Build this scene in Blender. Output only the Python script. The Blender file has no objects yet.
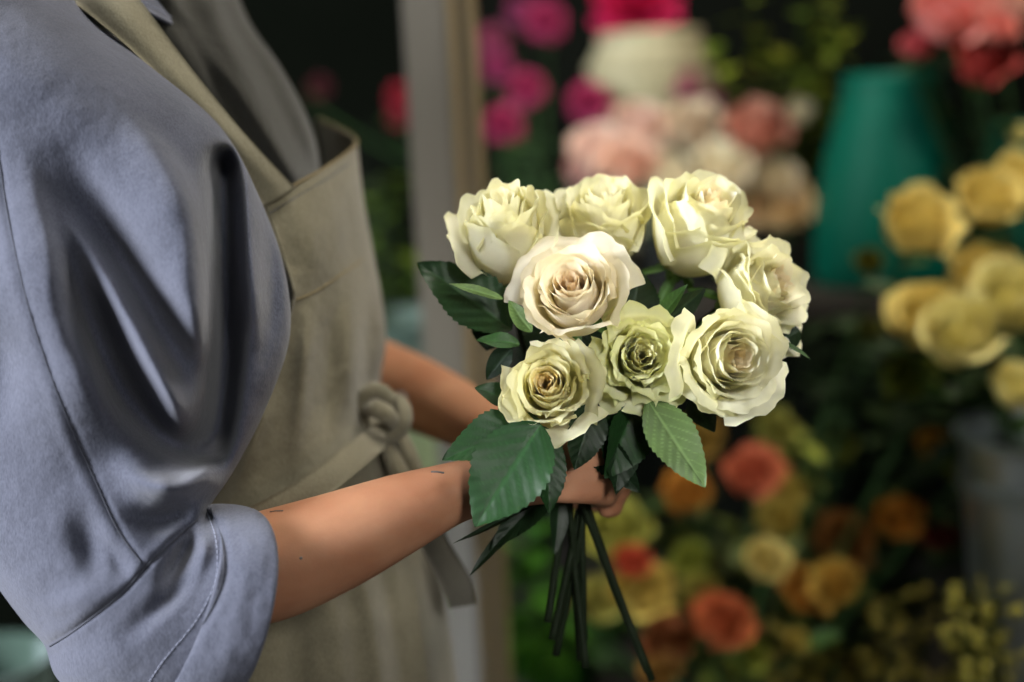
import bpy, bmesh, math, random
import numpy as np
from math import sin, cos, pi, radians, exp, sqrt
from mathutils import Vector, Matrix, noise
from mathutils.bvhtree import BVHTree

scene = bpy.context.scene
col = scene.collection
R = random.Random(7)

# ------------------------------------------------------------------ camera
F = 1024 * 50 / 36.0
CAM_M = (Matrix.Translation((0, 0, 1.35))
         @ Matrix.Rotation(radians(90 - 10), 4, 'X')
         @ Matrix.Rotation(radians(-2.9), 4, 'Z'))
cam_d = bpy.data.cameras.new('camera'); cam_d.lens = 50; cam_d.sensor_width = 36
cam_d.clip_start = 0.02
cam = bpy.data.objects.new('camera', cam_d); cam.matrix_world = CAM_M; col.objects.link(cam)
scene.camera = cam
cam_d.dof.use_dof = True; cam_d.dof.focus_distance = 0.955; cam_d.dof.aperture_fstop = 1.6
cam_d.dof.aperture_blades = 9
CR = CAM_M.to_3x3()
def P(px, py, d):                       # a point of the room seen at a pixel, d metres in front of the lens
    return CAM_M @ Vector(((px - 512) * d / F, -(py - 341) * d / F, -d))
def D(x, y, z):                         # a direction: right, up, towards the camera
    return (CR @ Vector((x, y, z))).normalized()
def clamp(x, a=0.0, b=1.0): return a if x < a else b if x > b else x
def sm(a, b, x):
    t = clamp((x - a) / (b - a)); return t * t * (3 - 2 * t)
def lerp(a, b, t): return a + (b - a) * t
def spline(pts, t):                     # Catmull-Rom through tuples, t in 0..1
    n = len(pts) - 1
    x = clamp(t) * n; i = min(int(x), n - 1); f = x - i
    p1, p2 = pts[i], pts[i + 1]
    p0 = pts[i - 1] if i > 0 else tuple(2 * a - b for a, b in zip(p1, p2))
    p3 = pts[i + 2] if i + 2 <= n else tuple(2 * b - a for a, b in zip(p1, p2))
    return tuple(0.5 * (2 * b + (c - a) * f + (2 * a - 5 * b + 4 * c - d) * f * f + (3 * b - a - 3 * c + d) * f ** 3)
                 for a, b, c, d in zip(p0, p1, p2, p3))

# ------------------------------------------------------------------ objects
def thing(name, label, cat, loc, group=None):
    o = bpy.data.objects.new(name, None); o.location = loc; o.empty_display_size = .02
    col.objects.link(o); o['label'] = label; o['category'] = cat
    if group: o['group'] = group
    return o
def world_loc(o):
    v = Vector(o.location)
    while o.parent: o = o.parent; v += Vector(o.location)
    return v
def mesh(name, verts, faces, mat, parent=None, cols=None, smooth=True, label=None):
    base = world_loc(parent) if parent else Vector((0, 0, 0))
    me = bpy.data.meshes.new(name)
    me.from_pydata([tuple(Vector(v) - base) for v in verts], [], faces)
    if smooth: me.polygons.foreach_set('use_smooth', [True] * len(me.polygons))
    if cols:
        a = me.color_attributes.new('tint', 'FLOAT_COLOR', 'POINT')
        a.data.foreach_set('color', [x for c in cols for x in (c[0], c[1], c[2], 1)])
    me.materials.append(mat); me.update()
    o = bpy.data.objects.new(name, me); col.objects.link(o)
    if parent: o.parent = parent
    if label: o['label'] = label
    return o
def tag(o, label, cat, group=None):
    o['label'] = label; o['category'] = cat
    if group: o['group'] = group
    return o
def struct(o):
    o['kind'] = 'structure'; return o
class MB:
    def __init__(s): s.v = []; s.f = []; s.c = []
    def add(s, v, f, c=None):
        b = len(s.v); s.v += [Vector(x) for x in v]; s.f += [tuple(b + i for i in q) for q in f]
        s.c += c if c else [(1, 1, 1)] * len(v)
    def grid(s, fn, nu, nv, closed=False, cfn=None):
        v = []; c = []
        for j in range(nv):
            for i in range(nu):
                uu = i / (nu if closed else nu - 1); vv = j / (nv - 1)
                r = fn(uu, vv)
                v.append(r)
                c.append(cfn(uu, vv) if cfn else (1, 1, 1))
        f = []
        for j in range(nv - 1):
            for i in range(nu if closed else nu - 1):
                k = (i + 1) % nu
                f.append((j * nu + i, j * nu + k, (j + 1) * nu + k, (j + 1) * nu + i))
        s.add(v, f, c)
    def tube(s, pts, rad, n=10, cap=True, c=(1, 1, 1)):
        pts = [Vector(p) for p in pts]; m = len(pts)
        rad = rad if isinstance(rad, (list, tuple)) else [rad] * m
        v = []; f = []; ref = None
        for i, p in enumerate(pts):
            t = (pts[min(i + 1, m - 1)] - pts[max(i - 1, 0)])
            t = t.normalized() if t.length > 1e-9 else Vector((0, 0, 1))
            if ref is None: ref = t.orthogonal().normalized()
            ref = (ref - t * ref.dot(t)).normalized(); b = t.cross(ref)
            for k in range(n):
                a = 2 * pi * k / n
                v.append(p + (ref * cos(a) + b * sin(a)) * rad[i])
        for i in range(m - 1):
            for k in range(n):
                f.append((i * n + k, i * n + (k + 1) % n, (i + 1) * n + (k + 1) % n, (i + 1) * n + k))
        if cap:
            f.append(tuple(range(n - 1, -1, -1))); f.append(tuple(range((m - 1) * n, m * n)))
        s.add(v, f, [c] * len(v))
    def box(s, lo, hi, m=None, bev=0.0):
        bm = bmesh.new(); bmesh.ops.create_cube(bm, size=1)
        for v in bm.verts:
            v.co = Vector(((v.co.x + .5) * (hi[0] - lo[0]) + lo[0], (v.co.y + .5) * (hi[1] - lo[1]) + lo[1], (v.co.z + .5) * (hi[2] - lo[2]) + lo[2]))
        if bev: bmesh.ops.bevel(bm, geom=list(bm.edges), offset=bev, segments=2, affect='EDGES')
        s.add([(m @ v.co) if m else v.co.copy() for v in bm.verts], [[v.index for v in f.verts] for f in bm.faces]); bm.free()
    def lathe(s, prof, center, n=48, c=(1, 1, 1)):
        cx, cy, cz = center
        v = []; f = []
        for r, z in prof:
            for k in range(n):
                a = 2 * pi * k / n; v.append((cx + r * cos(a), cy + r * sin(a), cz + z))
        for j in range(len(prof) - 1):
            for k in range(n):
                f.append((j * n + k, j * n + (k + 1) % n, (j + 1) * n + (k + 1) % n, (j + 1) * n + k))
        s.add(v, f, [c] * len(v))
    def ball(s, c, r, sx=1, sy=1, sz=1, m=None, sub=3):
        bm = bmesh.new(); bmesh.ops.create_icosphere(bm, subdivisions=sub, radius=1)
        out = []
        for v in bm.verts:
            q = Vector((v.co.x * r * sx, v.co.y * r * sy, v.co.z * r * sz))
            if m: q = m @ q
            out.append(Vector(c) + q)
        s.add(out, [[v.index for v in f.verts] for f in bm.faces]); bm.free()
    def build(s, name, mat, parent=None, cols=False, smooth=True, label=None):
        return mesh(name, s.v, s.f, mat, parent, s.c if cols else None, smooth, label)

# ------------------------------------------------------------------ materials
def nodes(name):
    m = bpy.data.materials.new(name); m.use_nodes = True
    n = m.node_tree.nodes; l = m.node_tree.links
    return m, n, l, n['Principled BSDF']
def N(n, t, **k):
    x = n.new(t)
    for a, b in k.items():
        if a in x.inputs: x.inputs[a].default_value = b
        else: setattr(x, a, b)
    return x
def plain(name, c, rough=.6, metal=0, var=.12, scale=30, bump=.05, spec=.5, obj_coord=True, coat=0):
    m, n, l, b = nodes(name)
    tc = N(n, 'ShaderNodeTexCoord')
    nz = N(n, 'ShaderNodeTexNoise', Scale=scale, Detail=5.0); l.new(tc.outputs['Object'], nz.inputs['Vector'])
    mx = N(n, 'ShaderNodeMix', data_type='RGBA')
    mx.inputs['A'].default_value = (*[x * (1 - var) for x in c], 1); mx.inputs['B'].default_value = (*[min(1, x * (1 + var)) for x in c], 1)
    l.new(nz.outputs['Fac'], mx.inputs['Factor']); l.new(mx.outputs['Result'], b.inputs['Base Color'])
    b.inputs['Roughness'].default_value = rough; b.inputs['Metallic'].default_value = metal
    b.inputs['Specular IOR Level'].default_value = spec; b.inputs['Coat Weight'].default_value = coat
    if bump:
        bp = N(n, 'ShaderNodeBump', Strength=bump, Distance=.002); l.new(nz.outputs['Fac'], bp.inputs['Height']); l.new(bp.outputs['Normal'], b.inputs['Normal'])
    return m
def fabric(name, c, c2, weave=1400, var=.5, sheen=.2, wr=0.35):
    m, n, l, b = nodes(name)
    tc = N(n, 'ShaderNodeTexCoord')
    mp = N(n, 'ShaderNodeMapping'); mp.inputs['Rotation'].default_value = (.3, .55, .2); mp.inputs['Scale'].default_value = (1, 1, .35)
    l.new(tc.outputs['Object'], mp.inputs['Vector'])
    nz = N(n, 'ShaderNodeTexNoise', Scale=weave, Detail=2.0); l.new(mp.outputs['Vector'], nz.inputs['Vector'])
    big = N(n, 'ShaderNodeTexNoise', Scale=14.0, Detail=6.0); l.new(tc.outputs['Object'], big.inputs['Vector'])
    mid = N(n, 'ShaderNodeTexNoise', Scale=90.0, Detail=4.0); l.new(tc.outputs['Object'], mid.inputs['Vector'])
    ma = N(n, 'ShaderNodeMath', operation='MULTIPLY_ADD'); l.new(nz.outputs['Fac'], ma.inputs[0]); ma.inputs[1].default_value = var
    l.new(big.outputs['Fac'], ma.inputs[2])
    mr = N(n, 'ShaderNodeMapRange'); mr.inputs['From Min'].default_value = .45; mr.inputs['From Max'].default_value = 1.15
    l.new(ma.outputs[0], mr.inputs['Value'])
    mx = N(n, 'ShaderNodeMix', data_type='RGBA'); mx.inputs['A'].default_value = (*c, 1); mx.inputs['B'].default_value = (*c2, 1)
    l.new(mr.outputs['Result'], mx.inputs['Factor']); l.new(mx.outputs['Result'], b.inputs['Base Color'])
    b.inputs['Roughness'].default_value = .9; b.inputs['Specular IOR Level'].default_value = .15
    b.inputs['Sheen Weight'].default_value = sheen; b.inputs['Sheen Roughness'].default_value = .6
    bp = N(n, 'ShaderNodeBump', Strength=.35, Distance=.0006); l.new(nz.outputs['Fac'], bp.inputs['Height'])
    b2 = N(n, 'ShaderNodeBump', Strength=wr, Distance=.003); l.new(mid.outputs['Fac'], b2.inputs['Height']); l.new(bp.outputs['Normal'], b2.inputs['Normal'])
    l.new(b2.outputs['Normal'], b.inputs['Normal'])
    return m
def tinted(name, mul=(1, 1, 1), rough=.55, trans=.25, spec=.3, sss=0.0, nscale=60, nvar=.12, bump=.1, coat=0, tr_tint=(1, 1, 1)):
    """petals and leaves: per-vertex tint with a fine noise, part of the light passes through"""
    m, n, l, b = nodes(name)
    at = N(n, 'ShaderNodeAttribute', attribute_name='tint')
    tc = N(n, 'ShaderNodeTexCoord')
    nz = N(n, 'ShaderNodeTexNoise', Scale=nscale, Detail=4.0); l.new(tc.outputs['Object'], nz.inputs['Vector'])
    mr = N(n, 'ShaderNodeMapRange'); mr.inputs['To Min'].default_value = 1 - nvar; mr.inputs['To Max'].default_value = 1 + nvar
    l.new(nz.outputs['Fac'], mr.inputs['Value'])
    vm = N(n, 'ShaderNodeVectorMath', operation='MULTIPLY'); vm.inputs[1].default_value = mul; l.new(at.outputs['Color'], vm.inputs[0])
    vs = N(n, 'ShaderNodeVectorMath', operation='SCALE'); l.new(vm.outputs[0], vs.inputs[0]); l.new(mr.outputs['Result'], vs.inputs['Scale'])
    l.new(vs.outputs[0], b.inputs['Base Color'])
    b.inputs['Roughness'].default_value = rough; b.inputs['Specular IOR Level'].default_value = spec
    b.inputs['Coat Weight'].default_value = coat; b.inputs['Coat Roughness'].default_value = .35
    if bump:
        bp = N(n, 'ShaderNodeBump', Strength=bump, Distance=.002); l.new(nz.outputs['Fac'], bp.inputs['Height']); l.new(bp.outputs['Normal'], b.inputs['Normal'])
    if trans:
        tr = N(n, 'ShaderNodeBsdfTranslucent')
        vt = N(n, 'ShaderNodeVectorMath', operation='MULTIPLY'); vt.inputs[1].default_value = tr_tint; l.new(vs.outputs[0], vt.inputs[0]); l.new(vt.outputs[0], tr.inputs['Color'])
        ms = N(n, 'ShaderNodeMixShader', Fac=trans); l.new(b.outputs[0], ms.inputs[1]); l.new(tr.outputs[0], ms.inputs[2])
        l.new(ms.outputs[0], n['Material Output'].inputs['Surface'])
    return m
def skin_mat():
    m, n, l, b = nodes('skin')
    tc = N(n, 'ShaderNodeTexCoord')
    nz = N(n, 'ShaderNodeTexNoise', Scale=22.0, Detail=6.0); l.new(tc.outputs['Object'], nz.inputs['Vector'])
    cr = N(n, 'ShaderNodeValToRGB'); l.new(nz.outputs['Fac'], cr.inputs['Fac'])
    cr.color_ramp.elements[0].position = .3; cr.color_ramp.elements[0].color = (.38, .165, .088, 1)
    cr.color_ramp.elements[1].position = .7; cr.color_ramp.elements[1].color = (.51, .26, .15, 1)
    l.new(cr.outputs['Color'], b.inputs['Base Color'])
    b.inputs['Roughness'].default_value = .6; b.inputs['Specular IOR Level'].default_value = .25
    b.inputs['Subsurface Weight'].default_value = .15; b.inputs['Subsurface Radius'].default_value = (.008, .003, .0015); b.inputs['Subsurface Scale'].default_value = 1
    fn = N(n, 'ShaderNodeTexNoise', Scale=700.0, Detail=3.0); l.new(tc.outputs['Object'], fn.inputs['Vector'])
    bp = N(n, 'ShaderNodeBump', Strength=.12, Distance=.001); l.new(fn.outputs['Fac'], bp.inputs['Height']); l.new(bp.outputs['Normal'], b.inputs['Normal'])
    return m

M = dict(
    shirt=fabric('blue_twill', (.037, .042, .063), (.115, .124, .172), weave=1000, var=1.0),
    shirt_shaded=fabric('blue_twill_shaded', (.012, .0122, .0105), (.033, .032, .026), weave=1000, var=1.0),  # same blue twill, with the shade on the shirt put into its colour
    apron=fabric('olive_linen', (.098, .087, .054), (.205, .185, .126), weave=900, var=.8),
    strap=fabric('strap_linen', (.14, .125, .08), (.25, .23, .16), weave=900, var=.8),
    tie=fabric('tie_linen', (.085, .08, .065), (.15, .14, .115), weave=1000, var=.3),
    thread=plain('thread', (.07, .075, .10), .8), thread_light=plain('light_thread', (.30, .32, .42), .8),
    hem=plain('hem_thread', (.20, .155, .075), .8),
    skin=skin_mat(), ink=plain('tattoo_ink', (.10, .085, .085), .6), hair=plain('hair', (.05, .025, .012), .45, scale=80, var=.4),
    trousers=fabric('dark_trousers', (.03, .03, .04), (.06, .06, .07)), shoe=plain('shoe_leather', (.03, .025, .02), .4),
    petal=tinted('rose_petal', rough=.6, trans=.38, spec=.2, nscale=110, nvar=.07, bump=.12, tr_tint=(1, .97, .72)),
    leaf=tinted('rose_leaf', rough=.48, trans=.08, spec=.32, nscale=160, nvar=.25, bump=.25, coat=.05),
    stem=tinted('rose_stem', rough=.65, trans=0, spec=.15, nscale=200, nvar=.2),
    bloom=tinted('bloom_petal', rough=.7, trans=.2, spec=.2, nscale=60, nvar=.12),
    foliage=tinted('foliage_leaf', rough=.5, trans=.15, spec=.4, nscale=60, nvar=.25),
    wall=plain('dark_wall', (.004, .005, .0035), .9, var=.4, scale=3, spec=.05), floor=plain('dark_floor', (.06, .055, .05), .6, var=.3, scale=6),
    shelf=plain('dark_shelf_wood', (.02, .016, .012), .7, var=.4, scale=20),
    teal=plain('teal_plastic', (.0, .125, .082), .5, var=.1, scale=8, spec=.2), zinc=plain('zinc', (.42, .47, .48), .35, metal=.75, var=.25, scale=18, bump=.03),
    black=plain('black_plastic', (.012, .012, .012), .5), urn=plain('cream_stoneware', (.40, .35, .22), .6, var=.12, scale=25),
    post=plain('grey_metal_post', (.14, .128, .105), .40, metal=.3, var=.06, scale=4, bump=.0), brass=plain('brass_strip', (.28, .21, .11), .4, metal=.5, var=.1, scale=6, bump=.0),
    plate=plain('pale_plate', (.30, .30, .305), .45, var=.06, scale=6), white=plain('white_paint', (.75, .75, .75), .5, var=.03), palegreen=plain('pale_green_card', (.30, .40, .24), .7), tealgrey=plain('frosted_grey_plastic', (.16, .21, .21), .8, spec=.2),
)

# ================================================================== the setting
def struct_box(name, lo, hi, mat, m=None):
    b = MB(); b.box(lo, hi, m); return struct(b.build(name, mat, smooth=False))
struct_box('floor', (-3, -1.2, -.05), (3, 3.3, 0), M['floor'])
struct_box('wall_back', (-3, 2.95, 0), (3, 3.05, 2.9), M['wall'])
struct_box('wall_right', (2.2, -.2, 0), (2.3, 2.95, 2.9), M['wall'])

# door frame post with its glass leaf to the left
def post_pt(px, d): return P(px, 341, d)
pc = P(462, 341, 1.72)
door = bpy.data.objects.new('door_1', None); door.location = (pc.x, pc.y, 0); col.objects.link(door); struct(door)
px0 = pc.x
k = 1.72 / F
def post_part(name, x0, x1, y0, y1, mat):
    b = MB(); b.box((px0 + x0 * k, pc.y + y0, 0), (px0 + x1 * k, pc.y + y1, 2.6), bev=.003); return b.build(name, mat, door, smooth=False)
post_part('post', -40, 4, 0, .06, M['post'])
zk = P(440, 412, 1.72).z
b = MB(); b.box((px0 - 40.5 * k, pc.y - .006, 0), (px0 - 1 * k, pc.y - .0005, zk), bev=.002); b.build('bright_face', M['plate'], door, smooth=False, label='pale plate added for the brighter lower face of the post')  # added plate imitates the bright reflection low on the post
post_part('brass_strip', 4.5, 13, -.006, .05, M['brass'])
post_part('jamb', 13.5, 22, .004, .06, M['post'])
post_part('edge_strip', 22.5, 31, -.004, .05, M['brass'])
def glass_mat():
    m, n, l, b = nodes('door_glass')
    g = N(n, 'ShaderNodeBsdfGlossy', Roughness=.08); g.inputs['Color'].default_value = (.8, .85, .8, 1)
    t = N(n, 'ShaderNodeBsdfTransparent'); t.inputs['Color'].default_value = (.80, .84, .80, 1)
    lw = N(n, 'ShaderNodeLayerWeight', Blend=.04)
    ms = N(n, 'ShaderNodeMixShader'); l.new(lw.outputs['Fresnel'], ms.inputs[0]); l.new(t.outputs[0], ms.inputs[1]); l.new(g.outputs[0], ms.inputs[2])
    l.new(ms.outputs[0], n['Material Output'].inputs['Surface']); return m
b = MB(); b.box((px0 - 42 * k - .75, pc.y + .026, .05), (px0 - 42 * k - .001, pc.y + .032, 2.55)); b.build('pane', glass_mat(), door, smooth=False)

# ================================================================== florist
body_c = P(150, 500, 1.2)
florist = thing('person', 'person in a blue shirt with rolled sleeves and an olive apron, holding the white roses', 'person', (body_c.x, body_c.y, 0))

# ---- ridges and valleys of cloth, laid out over the sleeve
def pl_dist(x, y, pl):
    best = (1e9, 0, 0)
    n = len(pl) - 1; tot = 0
    for i in range(n):
        ax, ay = pl[i][:2]; bx, by = pl[i + 1][:2]
        dx, dy = bx - ax, by - ay; L2 = dx * dx + dy * dy
        t = clamp(((x - ax) * dx + (y - ay) * dy) / L2)
        qx, qy = ax + dx * t, ay + dy * t
        ex, ey = x - qx, y - qy
        d = ex * ex + ey * ey
        if d < best[0]: best = (d, dx * ey - dy * ex, (i + t) / n)
    return sqrt(best[0]), best[1], best[2]
def smooth_pl(pl, k=6):
    n = (len(pl) - 1) * k
    return [spline(pl, i / n) for i in range(n + 1)]
GX0, GY0, GS = -180, -220, 2.0
GW, GH = 340, 500
def ridge_fn(ridges, blur=3.0):
    """height of cloth folds: each polyline a ridge (or valley) with its own width on either side, softened together"""
    xs = GX0 + GS * np.arange(GW); ys = GY0 + GS * np.arange(GH)
    X, Y = np.meshgrid(xs, ys); Hs = np.zeros_like(X)
    for pl, h, wl, wr, f0, f1 in ridges:
        pl = np.array(smooth_pl(pl, 4), float); n = len(pl) - 1
        bd = np.full(X.shape, 1e12); bs_ = np.zeros_like(X); bt = np.zeros_like(X)
        for i in range(n):
            ax, ay = pl[i]; dx, dy = pl[i + 1] - pl[i]; L2 = dx * dx + dy * dy
            t = np.clip(((X - ax) * dx + (Y - ay) * dy) / L2, 0, 1)
            ex = X - ax - dx * t; ey = Y - ay - dy * t; d = ex * ex + ey * ey
            m = d < bd; bd[m] = d[m]; bs_[m] = (dx * ey - dy * ex)[m]; bt[m] = ((i + t) / n)[m]
        w = np.where(bs_ > 0, wl, wr)
        st = lambda e, q: (lambda u: u * u * (3 - 2 * u))(np.clip(q / e, 0, 1))
        e = np.ones_like(X)
        if f0: e = e * st(f0, bt)
        if f1: e = e * st(f1, 1 - bt)
        Hs += h * np.exp(-bd / (w * w)) * e
    if blur:
        k = np.exp(-(np.arange(-6, 7) * GS / blur) ** 2 / 2); k /= k.sum()
        Hs = np.apply_along_axis(lambda r: np.convolve(np.pad(r, 6, mode='edge'), k, 'valid'), 0, Hs)
        Hs = np.apply_along_axis(lambda r: np.convolve(np.pad(r, 6, mode='edge'), k, 'valid'), 1, Hs)
    def H(x, y):
        fx = clamp((x - GX0) / GS, 0, GW - 1.001); fy = clamp((y - GY0) / GS, 0, GH - 1.001)
        i = int(fx); j = int(fy); u = fx - i; v = fy - j
        return float((Hs[j, i] * (1 - u) + Hs[j, i + 1] * u) * (1 - v) + (Hs[j + 1, i] * (1 - u) + Hs[j + 1, i + 1] * u) * v)
    return H
def ring_tube(stations, nu, nv, H=None, closed_ends=False, jitter=0, seed=0):
    """stations: ax,ay, bx,by, depth, half depth, lean x, lean y; front half carries the folds H (metres towards the viewer)"""
    v = []
    for j in range(nv):
        ax, ay, bx, by, dc, hd, lx, ly = spline(stations, j / (nv - 1))
        for i in range(nu):
            t = i / nu
            th = 2 * pi * t
            c, s = cos(th), sin(th)
            cc = math.copysign(abs(c) ** .92, c); ss = math.copysign(abs(s) ** .92, s)
            x = (ax + bx) / 2 + cc * (bx - ax) / 2 + ss * lx
            y = (ay + by) / 2 + cc * (by - ay) / 2 + ss * ly
            d = dc - ss * hd
            if H and s > -.2:
                d -= H(x, y) * sm(-.2, .35, s)
            p = P(x, y, d)
            if jitter:
                q = p * 9 + Vector((seed, 0, 0)); p = p + Vector((noise.noise(q), noise.noise(q + Vector((5, 1, 2))), noise.noise(q + Vector((1, 7, 3))))) * jitter
            v.append(p)
    f = []
    for j in range(nv - 1):
        for i in range(nu):
            f.append((j * nu + i, (j + 1) * nu + i, (j + 1) * nu + (i + 1) % nu, j * nu + (i + 1) % nu))
    return v, f
def bvh_of(*objs):
    vs = []; fs = []
    for o in objs:
        b = len(vs); base = world_loc(o)
        vs += [v.co + base for v in o.data.vertices]; fs += [tuple(b + i for i in p.vertices) for p in o.data.polygons]
    return BVHTree.FromPolygons(vs, fs)
CO = CAM_M.translation
def on(bvh, px, py, lift=.0005, far=None):
    d = (P(px, py, 1) - CO).normalized()
    h = bvh.ray_cast(CO, d)
    if h[0] is None: return P(px, py, far) if far else None
    return h[0] - d * lift
def seam(name, bvh, pl, rad, mat, parent, lift=.0004, step=2.0, dash=None, off=0):
    pl = smooth_pl(pl, 12)
    pts = []
    for a, b2 in zip(pl[:-1], pl[1:]):
        dx, dy = b2[0] - a[0], b2[1] - a[1]; L = sqrt(dx * dx + dy * dy) or 1
        p = on(bvh, a[0] - dy / L * off, a[1] + dx / L * off, lift)
        if p: pts.append(p)
    mb = MB()
    if not dash: mb.tube(pts, rad, 6)
    else:                                   # one running thread, pinched where it dives into the cloth
        fine = []
        for a, b2 in zip(pts[:-1], pts[1:]):
            for q in range(6): fine.append(a.lerp(b2, q / 6))
        acc = 0; rr = []
        for i, p in enumerate(fine):
            if i: acc += (p - fine[i - 1]).length
            rr.append(rad if (acc / dash) % 1 < .68 else rad * .12)
        mb.tube(fine, rr, 6)
    return mb.build(name, mat, parent)

# ---- shirt body (behind sleeve), with the diagonal folds of its front
TD = 1.22
shirt_st = [(20, -130, 200, -95, TD, .07, 0, 8), (-70, -75, 224, -40, TD, .15, 0, 6), (-110, 0, 248, 20, TD, .18, 0, 4), (-120, 70, 283, 72, TD, .18, 0, 0), (-120, 140, 314, 140, TD, .17, 0, 0),
            (-115, 230, 318, 220, TD, .165, 0, 0), (-90, 330, 325, 310, TD, .155, 0, 0), (-30, 430, 330, 410, TD, .15, 0, 0), (50, 540, 350, 530, TD, .15, 0, 0), (75, 640, 365, 640, TD, .16, 0, 0), (80, 850, 380, 850, TD, .165, 0, 0)]
HB = ridge_fn([
    ([(140, -60), (185, 30), (232, 95), (290, 180)], .026, 16, 9, .2, 0),
    ([(150, -20), (208, 68), (258, 140), (296, 200)], -.022, 9, 9, .2, 0),
    ([(195, -40), (232, 40), (268, 105), (312, 190)], .026, 20, 8, .2, 0),
    ([(215, 0), (248, 62), (284, 130), (318, 190)], -.016, 8, 9, .2, 0),
    ([(225, -30), (256, 30), (290, 95), (322, 170)], .012, 9, 8, .3, 0),
], 3.0)
v, f = ring_tube(shirt_st, 150, 150, HB, jitter=.004)
shirt = mesh('shirt', v, f, M['shirt_shaded'], florist)

# ---- near sleeve
sl_st = [(-130, -170, 10, -140, 1.10, .05, 0, 0), (-160, -70, 78, 0, 1.04, .085, 0, 0), (-150, 40, 152, 62, 1.02, .10, 0, 0), (-135, 130, 222, 128, 1.01, .098, 0, 0), (-122, 210, 258, 195, 1.005, .09, 0, 0),
         (-108, 290, 285, 270, 1.0, .085, 0, 0), (-90, 370, 290, 338, 1.0, .08, 0, 0), (-66, 450, 266, 410, .995, .075, 0, 0), (-38, 525, 236, 470, .985, .07, 2, 0), (-8, 580, 214, 500, .975, .066, 8, 4),
         (22, 622, 206, 508, .97, .063, 14, 8), (46, 648, 204, 510, .965, .060, 20, 10), (60, 680, 206, 510, .96, .058, 28, 12), (90, 705, 206, 508, .957, .056, 33, 10), (122, 715, 206, 506, .955, .055, 37, 8), (150, 716, 210, 508, .953, .054, 44, 5)]
RIDGES = [
    ([(0, 120), (34, 205), (58, 280), (78, 345), (98, 408), (124, 452)], .024, 80, 15, .45, .35),
    ([(58, 232), (80, 300), (106, 362), (138, 412), (182, 445), (215, 455)], -.038, 17, 22, .35, .1),
    ([(52, 190), (98, 262), (135, 330), (168, 395), (190, 455)], .026, 15, 12, .4, .2),
    ([(52, 130), (92, 205), (140, 285), (186, 360), (205, 400)], -.020, 22, 18, .45, .3),
    ([(110, 100), (165, 160), (196, 220), (205, 290), (205, 360), (198, 430)], .030, 60, 8, .35, .35),
    ([(226, 138), (225, 200), (226, 270), (226, 340), (220, 410), (208, 485)], -.085, 15, 13, .12, .15),
    ([(238, 140), (248, 225), (257, 300), (262, 370)], .020, 9, 10, .15, .4),
    ([(266, 200), (272, 290), (262, 380)], -.014, 9, 10, .4, .4),
    ([(105, 462), (150, 484), (182, 487), (206, 472)], .026, 13, 12, .5, 0),
    ([(110, 505), (155, 520), (195, 505)], -.012, 14, 12, .6, .2),
    ([(74, 495), (88, 545), (104, 590)], -.009, 16, 16, .5, .5),
    ([(108, 535), (116, 558), (130, 580)], -.006, 8, 8, .5, .4),
    ([(198, 518), (184, 548), (170, 572), (158, 600)], -.015, 8, 9, .4, .5),
    ([(206, 540), (190, 580), (155, 615), (100, 650)], -.011, 12, 12, .4, .5),
    ([(207, 520), (201, 558), (182, 598), (130, 645)], .007, 8, 7, .3, .3),
    ([(-4, 300), (4, 370), (2, 440)], -.009, 16, 14, .5, .5),
    ([(30, 610), (80, 600), (120, 575)], .005, 14, 12, .5, .5),
]
SEAMS = [
    ([(-6, 130), (8, 215), (28, 305), (60, 400), (95, 480), (118, 530), (145, 567)], -.0015, 2.5, 3, 0, 0),
    ([(-14, 130), (-2, 215), (18, 305), (50, 402), (84, 484), (108, 535), (132, 573)], .0014, 6, 6, 0, 0),
    ([(44, 648), (75, 630), (120, 595), (145, 567), (175, 540), (203, 515)], -.0020, 2.5, 2.5, 0, 0),
    ([(44, 638), (75, 620), (117, 586), (141, 560), (171, 532), (200, 508)], .0012, 6, 6, 0, 0),
]
HS1 = ridge_fn([(p, h * 1.25, a, b, c, d) for p, h, a, b, c, d in RIDGES], 4.0); HS2 = ridge_fn(SEAMS, 1.0)
def HS(x, y):      # folds, fine puckers along the seams, the seams themselves
    return HS1(x, y) + HS2(x, y) + .0010 * noise.noise(Vector((x * .03, y * .03, 2))) + .00022 * noise.noise(Vector((x * .10, y * .10, 5)))
v, f = ring_tube(sl_st, 380, 330, HS, jitter=.0022, seed=3)
sleeve = mesh('sleeve', v, f, M['shirt'], shirt, label='near sleeve of blue cotton twill with deep folds')
bs = bvh_of(sleeve)
seam('sleeve_seam', bs, [(-2, 150), (8, 215), (28, 305), (60, 400), (95, 480), (118, 530), (145, 567)], .00055, M['thread'], sleeve, lift=.0)
seam('fold_seam', bs, [(50, 646), (75, 630), (120, 595), (145, 567), (175, 540), (200, 517)], .0008, M['thread'], sleeve, lift=.0)
# ---- rolled cuff
cu_st = [(128, 720, 203, 510, .955, .052, 36, 8), (126, 722, 201, 506, .954, .058, 42, 6), (140, 735, 207, 504, .953, .0605, 46, 4), (165, 738, 222, 503, .951, .0605, 48, 2), (188, 728, 234, 504, .949, .0585, 48, 0),
         (202, 718, 244, 507, .948, .0565, 47, 0), (204, 710, 246, 512, .948, .053, 45, 0), (196, 694, 238, 520, .948, .049, 42, 0), (176, 684, 222, 524, .948, .047, 40, 0)]
HC = ridge_fn([
    ([(212, 506), (224, 540), (224, 580), (206, 622), (172, 665), (150, 690)], -.0022, 3, 3, 0, 0),
    ([(206, 508), (217, 540), (216, 578), (198, 618), (164, 660), (142, 690)], .0018, 5, 4, 0, 0),
    ([(250, 520), (240, 580), (220, 640)], .002, 14, 14, .2, .2),
    ([(228, 560), (232, 600), (205, 650)], -.002, 12, 12, .2, .2),
], 1.5)
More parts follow.
